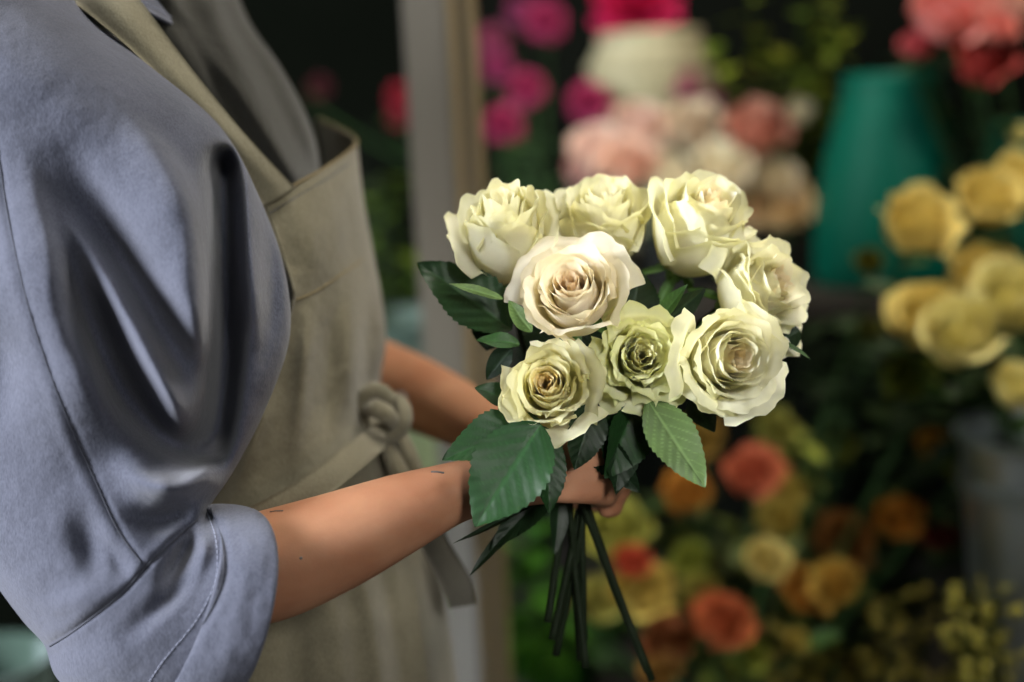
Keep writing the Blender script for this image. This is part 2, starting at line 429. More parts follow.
def HC2(x, y): return HC(x, y) + .0016 * noise.noise(Vector((x * .035 + y * .012, y * .012, 9))) + .0005 * noise.noise(Vector((x * .09, y * .09, 4)))
v, f = ring_tube(cu_st, 240, 90, HC2, jitter=.0016, seed=8)
cuff = mesh('cuff', v, f, M['shirt'], shirt, label='rolled up cuff below the elbow')
bc = bvh_of(cuff)
seam('cuff_seam', bc, [(211, 508), (222, 540), (222, 580), (204, 622), (170, 665), (152, 688)], .0006, M['thread'], cuff, lift=.0)
seam('stitching', bvh_of(sleeve, cuff), [(207, 512), (216, 540), (216, 578), (198, 618), (164, 660), (148, 684)], .00045, M['thread_light'], cuff, lift=.0003, dash=.004)

# ---- far sleeve with its rolled edge (mostly hidden behind the apron)
FS = [P(90, -30, 1.38), P(110, 120, 1.42), P(170, 260, 1.42), P(240, 330, 1.40), P(300, 355, 1.37)]
mb = MB(); mb.tube([spline([tuple(p) for p in FS], i / 24) for i in range(25)], [lerp(.075, .056, i / 24) for i in range(25)], 28, cap=False)
mb.build('sleeve', M['shirt_shaded'], shirt, label='far sleeve hidden behind the apron')
# ---- collar: two wings
def rows_grid(rows, nu, nv, thick=0, fold=None):
    def fn(u, v):
        rr = [spline(r, u) for r in rows]
        x, y, d = spline(rr, v)
        if fold: d -= fold(x, y)
        return P(x, y, d)
    mb = MB(); mb.grid(fn, nu, nv)
    if thick:
        n = len(mb.v); bm = None
        vs = mb.v[:]; me = bpy.data.meshes.new('tmp'); me.from_pydata([tuple(q) for q in vs], [], mb.f); me.update()
        nm = [q.normal.copy() for q in me.vertices]
        sgn = 1 if sum((CO - vs[q]).dot(nm[q]) for q in range(0, n, 7)) > 0 else -1
        back = [vs[q] - nm[q] * thick * sgn for q in range(n)]
        f2 = [tuple(reversed([n + i for i in q])) for q in mb.f]
        rim = [i for i in range(nu)] + [j * nu + nu - 1 for j in range(1, nv)] + [(nv - 1) * nu + i for i in range(nu - 2, -1, -1)] + [j * nu for j in range(nv - 2, 0, -1)]
        f3 = [(rim[q], rim[(q + 1) % len(rim)], n + rim[(q + 1) % len(rim)], n + rim[q]) for q in range(len(rim))]
        mb.v = vs + back; mb.f = mb.f + f2 + f3; mb.c = [(1, 1, 1)] * (2 * n); bpy.data.meshes.remove(me)
    return mb
rows_grid([[(30, -95, 1.09), (80, -85, 1.075), (125, -75, 1.085), (160, -70, 1.11), (186, -66, 1.15)],
           [(20, -60, 1.06), (75, -45, 1.04), (125, -32, 1.05), (160, -22, 1.075), (188, -20, 1.11)],
           [(40, -20, 1.045), (95, -8, 1.025), (135, 6, 1.03), (163, 19, 1.045), (184, 31, 1.075)]], 26, 14, .002).build('collar', M['shirt'], shirt, label='near collar wing with stitched edge')
rows_grid([[(186, -66, 1.15), (200, -75, 1.2), (196, -85, 1.27), (160, -100, 1.32)], [(205, -40, 1.17), (218, -45, 1.23), (212, -60, 1.31), (170, -80, 1.37)], [(212, -12, 1.18), (232, -18, 1.25), (225, -40, 1.33), (180, -60, 1.4)]], 20, 10, .002).build('collar', M['shirt_shaded'], shirt, label='far collar wing')
bcol = bvh_of([o for o in shirt.children if o.name.startswith('collar')][0])
seam('collar_stitching', bcol, [(100, -14), (135, -1), (162, 11), (178, 20), (181, -5)], .0005, M['thread_light'], [o for o in shirt.children if o.name.startswith('collar')][0], dash=.003)

# ---- apron
apron_rows = [
    [(262, 203, 1.045), (292, 186, 1.06), (326, 167, 1.10), (350, 150, 1.16), (357, 141, 1.22), (345, 131, 1.29), (318, 118, 1.36)],
    [(280, 252, 1.04), (308, 238, 1.06), (338, 220, 1.10), (358, 205, 1.16), (363, 195, 1.22), (352, 182, 1.29), (325, 168, 1.36)],
    [(294, 302, 1.04), (318, 290, 1.06), (346, 272, 1.10), (366, 258, 1.16), (373, 250, 1.22), (362, 240, 1.29), (335, 230, 1.36)],
    [(262, 372, 1.04), (306, 362, 1.05), (350, 348, 1.09), (378, 338, 1.15), (386, 330, 1.22), (372, 320, 1.29), (345, 312, 1.36)],
    [(205, 450, 1.045), (272, 442, 1.04), (330, 428, 1.07), (368, 412, 1.14), (381, 402, 1.21), (372, 396, 1.29), (345, 390, 1.36)],
    [(170, 520, 1.06), (245, 505, 1.03), (325, 488, 1.06), (388, 472, 1.13), (415, 462, 1.20), (404, 455, 1.29), (370, 448, 1.37)],
    [(175, 590, 1.06), (240, 580, 1.02), (335, 572, 1.045), (405, 562, 1.12), (435, 552, 1.20), (424, 545, 1.29), (385, 535, 1.38)],
    [(165, 710, 1.05), (235, 705, 1.01), (340, 700, 1.035), (422, 694, 1.11), (457, 688, 1.20), (442, 680, 1.30), (400, 670, 1.40)],
    [(160, 900, 1.06), (235, 905, 1.01), (345, 900, 1.03), (430, 894, 1.11), (470, 885, 1.21), (455, 875, 1.32), (410, 860, 1.42)],
]
HA = ridge_fn([
    ([(312, 290), (304, 380), (292, 480)], .012, 9, 7, .4, .4), ([(332, 290), (328, 380), (322, 460)], -.010, 9, 9, .4, .4),
    ([(352, 280), (353, 350), (350, 430)], .010, 10, 8, .4, .4), ([(370, 280), (368, 350), (364, 420)], -.012, 8, 8, .4, .3),
    ([(336, 170), (350, 225), (354, 285)], -.008, 9, 9, .5, .4), ([(300, 195), (314, 245), (322, 295)], .005, 14, 10, .4, .4),
    ([(355, 540), (372, 620), (384, 720)], .010, 10, 8, .4, 0), ([(374, 540), (392, 620), (406, 720)], -.010, 9, 9, .4, 0),
    ([(322, 560), (338, 640), (342, 720)], .007, 12, 10, .4, 0), ([(410, 540), (424, 630), (434, 720)], .010, 9, 8, .4, 0), ([(300, 590), (298, 650), (300, 720)], -.009, 14, 12, .4, 0),
    ([(272, 370), (258, 430), (230, 500)], .010, 9, 8, .4, .4), ([(392, 460), (405, 510), (414, 570)], -.009, 7, 7, .4, .4),
], 3.0)
def HA2(x, y): return HA(x, y) + .003 * noise.noise(Vector((x * .02, y * .008, 1))) + .0014 * noise.noise(Vector((x * .05 + y * .02, y * .03, 3))) + .0005 * noise.noise(Vector((x * .12, y * .10, 6)))
ap = rows_grid(apron_rows, 150, 190, .0018, HA2)
apron = ap.build('apron', M['apron'], florist)
ba = bvh_of(apron)
mbh = MB()
mbh.tube([P(*spline(apron_rows[0], i / 60)) for i in range(61)], .0011, 8); mbh.build('top_hem', M['hem'], apron, label='light stitched top hem of the bib')
seam('bib_seam', ba, [(296, 300), (318, 290), (345, 272), (364, 259)], .0007, M['hem'], apron, lift=0)
seam('side_hem', ba, [(266, 206), (283, 252), (296, 298)], .0007, M['strap'], apron, lift=.0004)
seam('bib_stitching', ba, [(269, 214), (296, 197), (328, 178), (352, 161)], .0005, M['thread'], apron, lift=.0001, dash=.004)
# neck strap lying over the shoulder
rows_grid([[(20, -75, 1.10), (48, -15, 1.055), (84, 10, 1.005), (140, 58, .99), (205, 124, 1.005), (258, 198, 1.035), (264, 206, 1.04)],
           [(48, -90, 1.10), (80, -28, 1.04), (112, 4, 1.0), (165, 62, .995), (224, 128, 1.01), (276, 190, 1.04), (279, 197, 1.045)],
           [(76, -100, 1.11), (112, -36, 1.05), (142, 2, 1.015), (190, 66, 1.01), (242, 130, 1.025), (290, 182, 1.05), (294, 188, 1.055)]], 60, 10, .0025).build('neck_strap', M['strap'], apron)
# waist tie, knot, loop and tail
def ribbon(name, cen, wid, mat, parent, thick=.0016, n=60):
    pts = [spline(cen, i / (n - 1)) for i in range(n)]
    def fn(u, v):
        x, y, d, wx, wy, wd = spline(cen, u)
        s = (v - .5) * 2
        return P(x + wx * s, y + wy * s, d + wd * s - .002 * (1 - s * s))
    mb = MB(); mb.grid(fn, n, 7)
    nn = len(mb.v); me = bpy.data.meshes.new('t'); me.from_pydata([tuple(q) for q in mb.v], [], mb.f); me.update()
    nm = [q.normal.copy() for q in me.vertices]; bpy.data.meshes.remove(me)
    back = [mb.v[q] - nm[q] * thick for q in range(nn)]
    rim = [i for i in range(n)] + [j * n + n - 1 for j in range(1, 7)] + [6 * n + i for i in range(n - 2, -1, -1)] + [j * n for j in range(5, 0, -1)]
    mb.f = mb.f + [tuple(reversed([nn + i for i in q])) for q in mb.f] + [(rim[q], rim[(q + 1) % len(rim)], nn + rim[(q + 1) % len(rim)], nn + rim[q]) for q in range(len(rim))]
    mb.v = mb.v + back; mb.c = [(1, 1, 1)] * len(mb.v)
    return mb.build(name, mat, parent)
tie = ribbon('waist_tie', [(215, 535, 1.015, -3, -13, 0), (270, 512, 1.012, -4, -13, 0), (320, 483, 1.03, -6, -13, .002), (355, 455, 1.06, -8, -12, .004), (385, 432, 1.12, -8, -9, .004), (398, 424, 1.16, -6, -7, .004)], 0, M['apron'], apron)
ribbon('waist_tie', [(398, 428, 1.15, -5, -6, .004), (404, 450, 1.135, -9, 2, .004), (412, 475, 1.13, -10, 4, .004), (424, 505, 1.13, -10, 4, .004), (436, 545, 1.12, -12, 6, .002), (456, 582, 1.11, -12, 8, 0), (463, 606, 1.11, -13, 2, 0)], 0, M['tie'], apron)
mb = MB()
def cord(pl, r0, r1, n=40):
    mb.tube([P(*spline(pl, i / n)) for i in range(n + 1)], [r0 + (r1 - r0) * sin(pi * i / n) for i in range(n + 1)], 14)
cord([(368, 428, 1.125), (361, 410, 1.12), (366, 394, 1.115), (380, 391, 1.115), (390, 402, 1.12), (390, 420, 1.13), (378, 432, 1.135)], .0035, .0065)
cord([(366, 412, 1.11), (376, 409, 1.10), (388, 416, 1.10), (397, 430, 1.115)], .004, .0075)
cord([(392, 396, 1.125), (402, 405, 1.115), (403, 422, 1.11), (392, 436, 1.115), (376, 437, 1.12)], .004, .007)
mb.build('waist_knot', M['apron'], apron)
for q, (pl) in enumerate([[(398, 430, 1.13), (408, 455, 1.125), (416, 480, 1.125)], [(385, 440, 1.12), (394, 462, 1.11), (404, 485, 1.11)]]):
    mb = MB(); mb.tube([P(*spline(pl, i / 16)) for i in range(17)], [.006 + .003 * i / 16 for i in range(17)], 12); mb.build('tie_loop', M['apron'], apron)

# ---- body: one continuous surface (head, neck, trunk, arms, hands, legs)
B = MB()
def chain(pts, rad, n=18, k=8):
    tt = [tuple(p) + (r,) for p, r in zip(pts, rad)]
    m = (len(pts) - 1) * k
    q = [spline(tt, i / m) for i in range(m + 1)]
    B.tube([Vector(a[:3]) for a in q], [max(.002, a[3]) for a in q], n)
    B.ball(q[0][:3], q[0][3], sub=2); B.ball(q[-1][:3], q[-1][3], sub=2)
fwd = Vector((1, 0, 0)); up = Vector((0, 0, 1)); near = Vector((0, -1, 0))
hips = P(235, 690, 1.24); chest = P(120, 150, 1.24); neckb = P(95, -60, 1.24)
for t in range(9):
    c = neckb.lerp(chest, t / 4) if t <= 4 else chest.lerp(hips, (t - 4) / 4)
    w = [.045, .10, .13, .14, .135, .125, .12, .14, .15][t]; dp = [.045, .07, .09, .10, .10, .095, .09, .10, .11][t]
    B.ball(c, 1, dp, w, .11 if t else .05)
head = neckb + Vector((.055, 0, .205))
chain([neckb, neckb.lerp(head, .35) + Vector((-.005, 0, 0)), neckb.lerp(head, .75)], [.062, .054, .052])
B.ball(head + Vector((0, 0, .02)), .098, 1.02, .80, 1.1); B.ball(head + Vector((.035, 0, -.055)), .062, 1.0, .85, 1.0)
B.ball(head + Vector((.062, 0, -.098)), .022, 1, 1.1, .8)
B.tube([head + Vector((.088, 0, .012)), head + Vector((.105, 0, -.018)), head + Vector((.118, 0, -.038)), head + Vector((.10, 0, -.048))], [.008, .010, .013, .010], 10)
for s in (-1, 1):
    B.ball(head + Vector((.082, s * .033, .012)), .013, .9, 1.3, .8); B.ball(head + Vector((.085, s * .033, .034)), .010, .8, 2.2, .5)
    B.ball(head + Vector((-.005, s * .080, -.005)), .030, .7, .25, 1.1)
B.ball(head + Vector((.092, 0, -.070)), .012, .7, 1.9, .45); B.ball(head + Vector((.090, 0, -.080)), .012, .7, 1.6, .5)
# near arm
chain([P(40, 0, 1.08), P(50, 250, 1.02), P(75, 560, .985)], [.055, .05, .046])
NA = [(110, 600, .985), (190, 582, .968), (262, 568, .955), (330, 544, .955), (400, 514, .962), (450, 494, .972), (480, 486, .98)]
chain([P(*a) for a in NA], [.032, .0335, .0375, .034, .0275, .0215, .0205], n=28)
# near hand: back of the hand towards the camera, fingers closing on the far side of the stems
wr = P(480, 486, .98)
chain([wr, P(515, 477, .982), P(550, 472, .985)], [.0205, .021, .022], n=20)
for kx, ky, ln in ((598, 446, 1.0), (602, 462, 1.08), (601, 477, 1.0), (594, 490, .84)):
    chain([P(520, lerp(470, ky, .45), .985), P(560, lerp(472, ky, .8), .98), P(kx - 4, ky, .983)], [.012, .0115, .0102], k=5, n=14)
    a0 = P(kx - 4, ky, .983); a1 = P(kx + 14 * ln, ky + 5, 1.008); a2 = P(kx + 6 * ln, ky + 8, 1.038); a3 = P(kx - 18 * ln, ky + 8, 1.045)
    chain([a0, a1, a2, a3], [.0102, .0088, .0080, .0068], k=5, n=14)
chain([P(500, 470, .985), P(530, 446, 1.0), P(556, 436, 1.022), P(580, 440, 1.034)], [.014, .013, .0105, .0085], k=5, n=14)
# far arm and hand
chain([P(100, 0, 1.36), P(140, 200, 1.42), P(230, 340, 1.40)], [.055, .05, .045])
chain([P(230, 340, 1.40), P(310, 358, 1.37), P(380, 380, 1.32), P(440, 405, 1.25), P(490, 432, 1.18), P(515, 448, 1.13)], [.044, .042, .037, .031, .0235, .0215], n=28)
chain([P(515, 448, 1.13), P(540, 462, 1.10), P(562, 472, 1.085)], [.021, .022, .021], n=20)
for kx, ky, ln in ((590, 452, 1.0), (596, 468, 1.08), (598, 484, 1.0), (594, 499, .85)):
    chain([P(545, lerp(462, ky, .5), 1.10), P(572, lerp(470, ky, .8), 1.088), P(kx, ky, 1.075)], [.012, .0115, .010], k=5, n=14)
    chain([P(kx, ky, 1.075), P(kx + 18 * ln, ky + 4, 1.062), P(kx + 22 * ln, ky + 8, 1.038), P(kx + 14 * ln, ky + 10, 1.024)], [.010, .0086, .0078, .0068], k=5, n=14)
chain([P(530, 450, 1.11), P(548, 436, 1.085), P(566, 436, 1.06), P(584, 446, 1.05)], [.014, .0125, .0105, .0085], k=5, n=14)
# legs
for s in (-1, 1):
    hx = hips + Vector((0, s * .085, 0)); gx = Vector((hips.x + .01, hx.y + s * .01, 0))
    chain([hx, Vector((gx.x + .01, hx.y, .75)), Vector((gx.x + .005, gx.y, .48)), Vector((gx.x - .02, gx.y, .30)), Vector((gx.x - .02, gx.y, .10))], [.085, .08, .056, .052, .036])
    chain([Vector((gx.x - .04, gx.y, .05)), Vector((gx.x + .06, gx.y, .045)), Vector((gx.x + .15, gx.y, .03))], [.036, .036, .024])
tmp_me = bpy.data.meshes.new('tmp'); tmp_me.from_pydata([tuple(q) for q in B.v], [], B.f); tmp_me.update()
tmp = bpy.data.objects.new('tmp', tmp_me); col.objects.link(tmp)
md = tmp.modifiers.new('r', 'REMESH'); md.mode = 'VOXEL'; md.voxel_size = .0026; md.use_smooth_shade = True
md = tmp.modifiers.new('s', 'SMOOTH'); md.factor = .5; md.iterations = 6
ev = tmp.evaluated_get(bpy.context.evaluated_depsgraph_get()); em = ev.to_mesh()
bv = [q.co.copy() for q in em.vertices]; bf = [tuple(p.vertices) for p in em.polygons]; ev.to_mesh_clear()
bpy.data.objects.remove(tmp)
body = mesh('body', bv, bf, M['skin'], florist)
bbv = bvh_of(body)
# small tattoos and a mole
for nm, pl, r in (('tattoo', [(270, 510), (276, 509), (283, 509)], .0006), ('tattoo', [(431, 470), (437, 470), (444, 471)], .0009)):
    q = [on(bbv, x, y + 2, .0) for x, y in pl]; q = [a for a in q if a]
    if len(q) > 1:
        mb = MB(); mb.tube(q, r, 6); mb.build(nm, M['ink'], body)
mb = MB()
fq = [on(bbv, x, y, .0002) for x, y in ((397, 395), (402, 398), (407, 404))]
if all(fq): mb.tube(fq, [.004, .006, .003], 8); mb.build('tattoo', M['ink'], body)
q = on(bbv, 301, 558, 0)
if q: mb = MB(); mb.ball(q, .0011, sub=2); mb.build('mole', M['ink'], body)
# hair, trousers, shoes (outside the frame)
mb = MB(); mb.grid(lambda u, v: head + Vector((-.012 + .108 * sin(pi * (.02 + .72 * v)) * cos(pi + (u - .5) * 2 * pi * lerp(1, .62, v)), .092 * sin(pi * (.02 + .72 * v)) * sin(pi + (u - .5) * 2 * pi * lerp(1, .62, v)), .03 + .112 * cos(pi * (.02 + .72 * v)))), 40, 24)
mb.ball(head + Vector((-.11, 0, .04)), .042); mb.build('hair', M['hair'], florist)
for s in (-1, 1):
    hx = hips + Vector((0, s * .085, 0))
    mb = MB(); mb.tube([hx + Vector((0, 0, .05)), Vector((hips.x + .015, hx.y, .7)), Vector((hips.x, hx.y + s * .01, .4)), Vector((hips.x - .012, hx.y + s * .01, .10))], [.098, .094, .072, .062], 24, cap=False); mb.build('trouser_leg', M['trousers'], florist)
    mb = MB(); mb.ball((hips.x + .055, hx.y + s * .01, .045), 1, .14, .047, .045); mb.build('shoe', M['shoe'], florist)

# ================================================================== roses
def petal(prm, s, phi, rng, nu=21, nv=17, one=None):
    """one petal of a rose about +Z; s 0 innermost .. 1 outermost"""
    op = prm['open']; Hh = prm['h']; R0 = prm['r']; sc = R0 / .028
    Rm = .0026 * sc + R0 * s ** .80
    Rt = Rm * lerp(.80, lerp(.90, 1.16, op), sm(.05, .95, s))
    h = Hh * (1 - .05 * op * (1 - sm(0, .3, s)) - (.10 + .20 * op) * s ** 2.2) * rng.uniform(.95 if 'wide' in prm else .93, 1.03)
    W = min(1.7, max(.88 * prm.get('wide', 1), .026 * sc / Rm)) * rng.uniform(.85, 1.15); rj = rng.uniform(.94, 1.08); ti = rng.uniform(-.0016, .0016) * sc
    curl = lerp(.34, 1.0, sm(.1, 1, s)) * prm['curl'] * rng.uniform(.5, 1.35) * sc
    ruf = prm['ruf'] * lerp(.35, 1, s) * sc; ph = rng.uniform(0, 6.28); ph2 = rng.uniform(0, 6.28)
    sk = rng.uniform(-.08, .08); sd = rng.uniform(0, 50)
    flare = one.get('flare', 0) if one else 0
    bulge = rng.uniform(.50, .60)
    tone = rng.uniform(.97, 1.03)
    v = []; c = []
    for j in range(nv):
        t = j / (nv - 1)
        for i in range(nu):
            u = i / (nu - 1) * 2 - 1; au = abs(u)
            top = 1 - .26 * au ** 2.3 + .018 * sin(u * 4 + ph) + .010 * sin(u * 9 + ph2)
            vv = t * top
            w = W * (.40 + .60 * sm(0, .5, t)) * (1 - .06 * sm(.75, 1, t))
            if vv < bulge: r = .0015 + (Rm - .0015) * sin(pi / 2 * vv / bulge) ** .7
            else: r = lerp(Rm, Rt, ((vv - bulge) / (1 - bulge)) ** 1.5)
            z = h * vv
            kk = sm(.74, 1.0, t); ks = sm(.6, 1, au) * sm(.4, .95, t)
            e = max(kk, .8 * ks)
            r += curl * (.0062 * kk ** 1.7 + .0026 * ks ** 2); z -= curl * (.0042 * kk ** 2.4 + .0012 * ks * kk)
            r += flare * sm(.3, 1, t) ** 1.5 * .017; z -= flare * sm(.4, 1, t) ** 2 * .014
            nz = noise.noise(Vector((u * 1.7 + sd, t * 1.6, s * 7)))
            r += ruf * e * (.0013 * sin(u * 5 + ph) + .0009 * sin(u * 12 + ph2) + .0005 * sin(u * 23 + ph)) + .0030 * sc * nz * (.25 + s) * t
            z += ruf * e * (.0010 * sin(u * 7 + ph2) + .0007 * sin(u * 16 + ph))
            r += .0009 * u * sc + .0006 * s
            r = r * lerp(1, rj, t) + ti * t; a = phi + (u + sk * t) * w
            v.append(Vector((r * cos(a), r * sin(a), z)))
            warm, cream, green = prm['cols']
            k1 = sm(.02, .30, s); base = [lerp(x, y, k1) for x, y in zip(warm, cream)]
            g = clamp(.75 * (1 - sm(.05, .55, t)) + .32 * e ** 2 * (s > .25) * prm.get('gedge', 1) + .22 * s * s)
            base = [lerp(x, y, g) * tone for x, y in zip(base, green)]
            c.append(tuple(base))
    f = [(j * nu + i, j * nu + i + 1, (j + 1) * nu + i + 1, (j + 1) * nu + i) for j in range(nv - 1) for i in range(nu - 1)]
    return v, f, c
def frame_of(axis, spin=0):
    z = Vector(axis).normalized(); x = z.orthogonal().normalized()
    q = D(1, .1, 0); x = (q - z * q.dot(z)).normalized(); y = z.cross(x)
    return Matrix((x, y, z)).transposed() @ Matrix.Rotation(spin, 3, 'Z')

def leaf_mesh(base, tip, wid, nrm, col_, fold=.35, droop=.12, nu=17, nv=46, serr=.07, back=None, twist=0, wave=.05, asym=0):
    base = Vector(base); tip = Vector(tip); X = (tip - base); L = X.length; X = X / L
    Z = Vector(nrm); Z = (Z - X * Z.dot(X)).normalized(); Y = Z.cross(X)
    v = []; c = []; ph = R.uniform(0, 6)
    for j in range(nv):
        t = j / (nv - 1)
        w = wid * (sin(pi * t ** .80) ** .85 if t < 1 else 0) * (1 + .0 * t)
        w = max(w, wid * .03 * (1 - t))
        saw = ((t * 15) % 1.0)
        tw = twist * (t - .3)
        Yt = Y * cos(tw) + Z * sin(tw); Zt = Z * cos(tw) - Y * sin(tw)
        for i in range(nu):
            u = i / (nu - 1) * 2 - 1; a = abs(u)
            ww = w * (1 + (serr * (saw - .5)) * sm(.8, 1, a)) * (1 + asym * (1 if u > 0 else -1))
            q = (t * 7.5 - a * 2.0 * (w / wid + .2)) % 1.0
            vein = exp(-(min(q, 1 - q) / .07) ** 2) * sm(.02, .15, a) * (1 - .6 * a)
            mid = exp(-(a / .05) ** 2)
            z = fold * ww * (a ** 1.15) - droop * L * (t * t) - .00022 * vein - .0006 * mid + wave * wid * sin(t * 11 + ph + (2 if u > 0 else 0)) * a * a + .00018 * sin(q * 2 * pi)
            v.append(base + X * (L * t - a * a * .03 * L * 0) + Yt * (u * ww) + Zt * z)
            kk = .55 * mid * (1 - .5 * t) + .36 * vein
            vc = back if back else [min(1, x * 2.8 + .012) for x in col_]
            c.append(tuple(lerp(x, y, clamp(kk)) * (1 + .25 * (a - .5) * .5) for x, y in zip(col_, vc)))
    f = [(j * nu + i, j * nu + i + 1, (j + 1) * nu + i + 1, (j + 1) * nu + i) for j in range(nv - 1) for i in range(nu - 1)]
    return v, f, c

WARM = (.96, .86, .66); CREAM = (.95, .935, .80); GREEN = (.89, .88, .54)
PINKW = (.96, .82, .66); PINKC = (.96, .90, .80)
GRIP = (578, 474, 1.030)
ROSES = [
    dict(c=(505, 236, 1.005), ax=(-.06, .74, .67), r=0.0255, h=0.080, open=0.18, curl=.9, wide=1.28, ruf=1.2, n=26, spin=.4, cols=(CREAM, CREAM, GREEN), flares=[(pi * 1.02, .9), (0.1, .35)], tail=(552, 640), label='white rose at the upper left of the bunch, one petal flared out to the left'),
    dict(c=(603, 226, 1.035), ax=(.02, .78, .62), r=0.0275, h=0.072, open=0.12, curl=.8, wide=1.28, ruf=1.1, n=26, spin=1.7, cols=(CREAM, CREAM, GREEN), flares=[(2.7, .35)], tail=(556, 655), label='white rose at the top middle of the bunch, seen from the side'),
    dict(c=(697, 230, 1.02), ax=(.30, .70, .65), r=0.0285, h=0.078, open=0.15, curl=.8, wide=1.28, ruf=.9, n=27, spin=2.6, cols=(WARM, CREAM, GREEN), flares=[(2.9, .55)], tail=(580, 660), label='tall white rose at the top right of the bunch, beginning to open'),
    dict(c=(573, 295, 0.965), ax=(-.16, .42, .89), r=0.0278, h=0.058, open=0.6, curl=.8, ruf=.8, n=28, spin=.3, cols=(PINKW, PINKC, (.88, .83, .58)), flares=[(.9, .3), (2.2, .4)], gedge=.3, tail=(584, 640), label='blush white rose in the middle of the bunch, facing the viewer'),
    dict(c=(760, 290, 1.0), ax=(.62, .30, .72), r=0.0285, h=0.06, open=0.7, curl=1.1, ruf=1.4, n=26, spin=1.0, cols=(WARM, CREAM, GREEN), flares=[(2.0, .8), (5.2, .5), (.5, .4)], tail=(648, 672), label='loose open white rose at the far right of the bunch, turned right'),
    dict(c=(728, 357, 0.958), ax=(.26, .02, .96), r=0.0268, h=0.056, open=0.75, curl=.9, ruf=.9, n=30, spin=2.0, cols=(WARM, CREAM, GREEN), flares=[(4.4, .45), (3.0, .15), (5.5, .35)], tail=(652, 680), label='largest wide open white rose at the lower right of the bunch'),
    dict(c=(640, 357, 0.972), ax=(.02, .16, .98), r=0.0245, h=0.054, open=0.7, curl=1.1, ruf=1.9, n=28, spin=.9, cols=((.92, .90, .64), (.91, .91, .68), (.78, .82, .40)), flares=[(4.8, .4), (3.6, .3)], gedge=1.6, tail=(586, 668), label='ruffled greenish white rose at the lower middle of the bunch'),
    dict(c=(549, 387, 0.96), ax=(-.10, .20, .97), r=0.0232, h=0.06, open=0.5, curl=.9, ruf=1.0, n=28, spin=3.6, cols=((.95, .82, .56), (.94, .91, .70), GREEN), flares=[(4.9, .5), (.2, .5), (3.6, .3)], tail=(548, 622), label='white rose with a tight spiral centre at the lower left of the bunch'),
]
stems = []
rose_pos = []
for ri, q in enumerate(ROSES):
    rng = random.Random(100 + ri)
    ax = D(*q['ax']); Q = frame_of(ax, q['spin'])
    ctr = P(*q['c']); base = ctr - ax * q['h'] * .52
    root = thing('rose', q['label'], 'rose', base, 'white roses in the hand-held bunch')
    n = q['n']; phi = 0
    for i in range(n):
        s = ((i + .3) / n) ** 1.18
        phi += 2.39996 + rng.uniform(-.35, .35)
        v, f, c = petal(q, s, phi, rng)
        mesh('petal', [base + Q @ p for p in v], f, M['petal'], root, c)
    inv = Q.inverted()
    for a, fl in q['flares']:
        # angle measured in the picture: 0 right, pi/2 up
        dirl = inv @ (CR @ Vector((cos(a), sin(a), 0))); ph = math.atan2(dirl.y, dirl.x)
        v, f, c = petal(q, 1.0, ph, rng, 23, 21, dict(flare=fl))
        mesh('petal', [base + Q @ p for p in v], f, M['petal'], root, c, label='outer petal curled back')
    # calyx
    mb = MB()
    prof = [(.0015, -.010), (.005, -.008), (.0065, -.003), (.006, .001), (.002, .003)]
    mb.grid(lambda u, v: base + Q @ Vector((lerp(0, 1, 1) * spline(prof, v)[0] * cos(2 * pi * u), spline(prof, v)[0] * sin(2 * pi * u), spline(prof, v)[1])), 16, 10, closed=True, cfn=lambda u, v: (.10, .20, .05))
    cal = mb.build('calyx', M['stem'], root, cols=True)
    for i in range(5):
        a = i * 2 * pi / 5 + .4
        d0 = Q @ Vector((cos(a), sin(a), 0))
        v, f, c = leaf_mesh(base + d0 * .005, base + d0 * .030 - ax * (.010 + .006 * rng.random()), .0042, ax, (.06, .14, .03), droop=.2, nu=5, nv=14, serr=0)
        mesh('sepal', v, f, M['leaf'], cal, c)
    # stem: from the bloom through the hand and down
    g = (GRIP[0] + rng.uniform(-12, 12), GRIP[1], GRIP[2] + rng.uniform(-.010, .010))
    gp = P(*g); tx, ty = q['tail']
    tp = P(tx, ty, 1.035 + rng.uniform(-.02, .02)); m1 = P(lerp(g[0], tx, .38) , lerp(474, ty, .45), 1.03)
    pts = [tuple(base - ax * .008), tuple((base - ax * .045).lerp(gp, .25)), tuple(base.lerp(gp, .72) + Vector((0, .006, 0))), tuple(gp), tuple(m1), tuple(tp)]
    mb = MB(); mb.tube([spline(pts, i / 50) for i in range(51)], [.0024 + .0004 * (i / 50) for i in range(51)], 10, c=(.011, .019, .008))
    st = mb.build('stem', M['stem'], root, cols=True)
    stems.append(st); rose_pos.append(q['c'])
DK = (.007, .022, .007); MD = (.012, .044, .011); GL = (.014, .052, .014); LT = (.15, .25, .075)
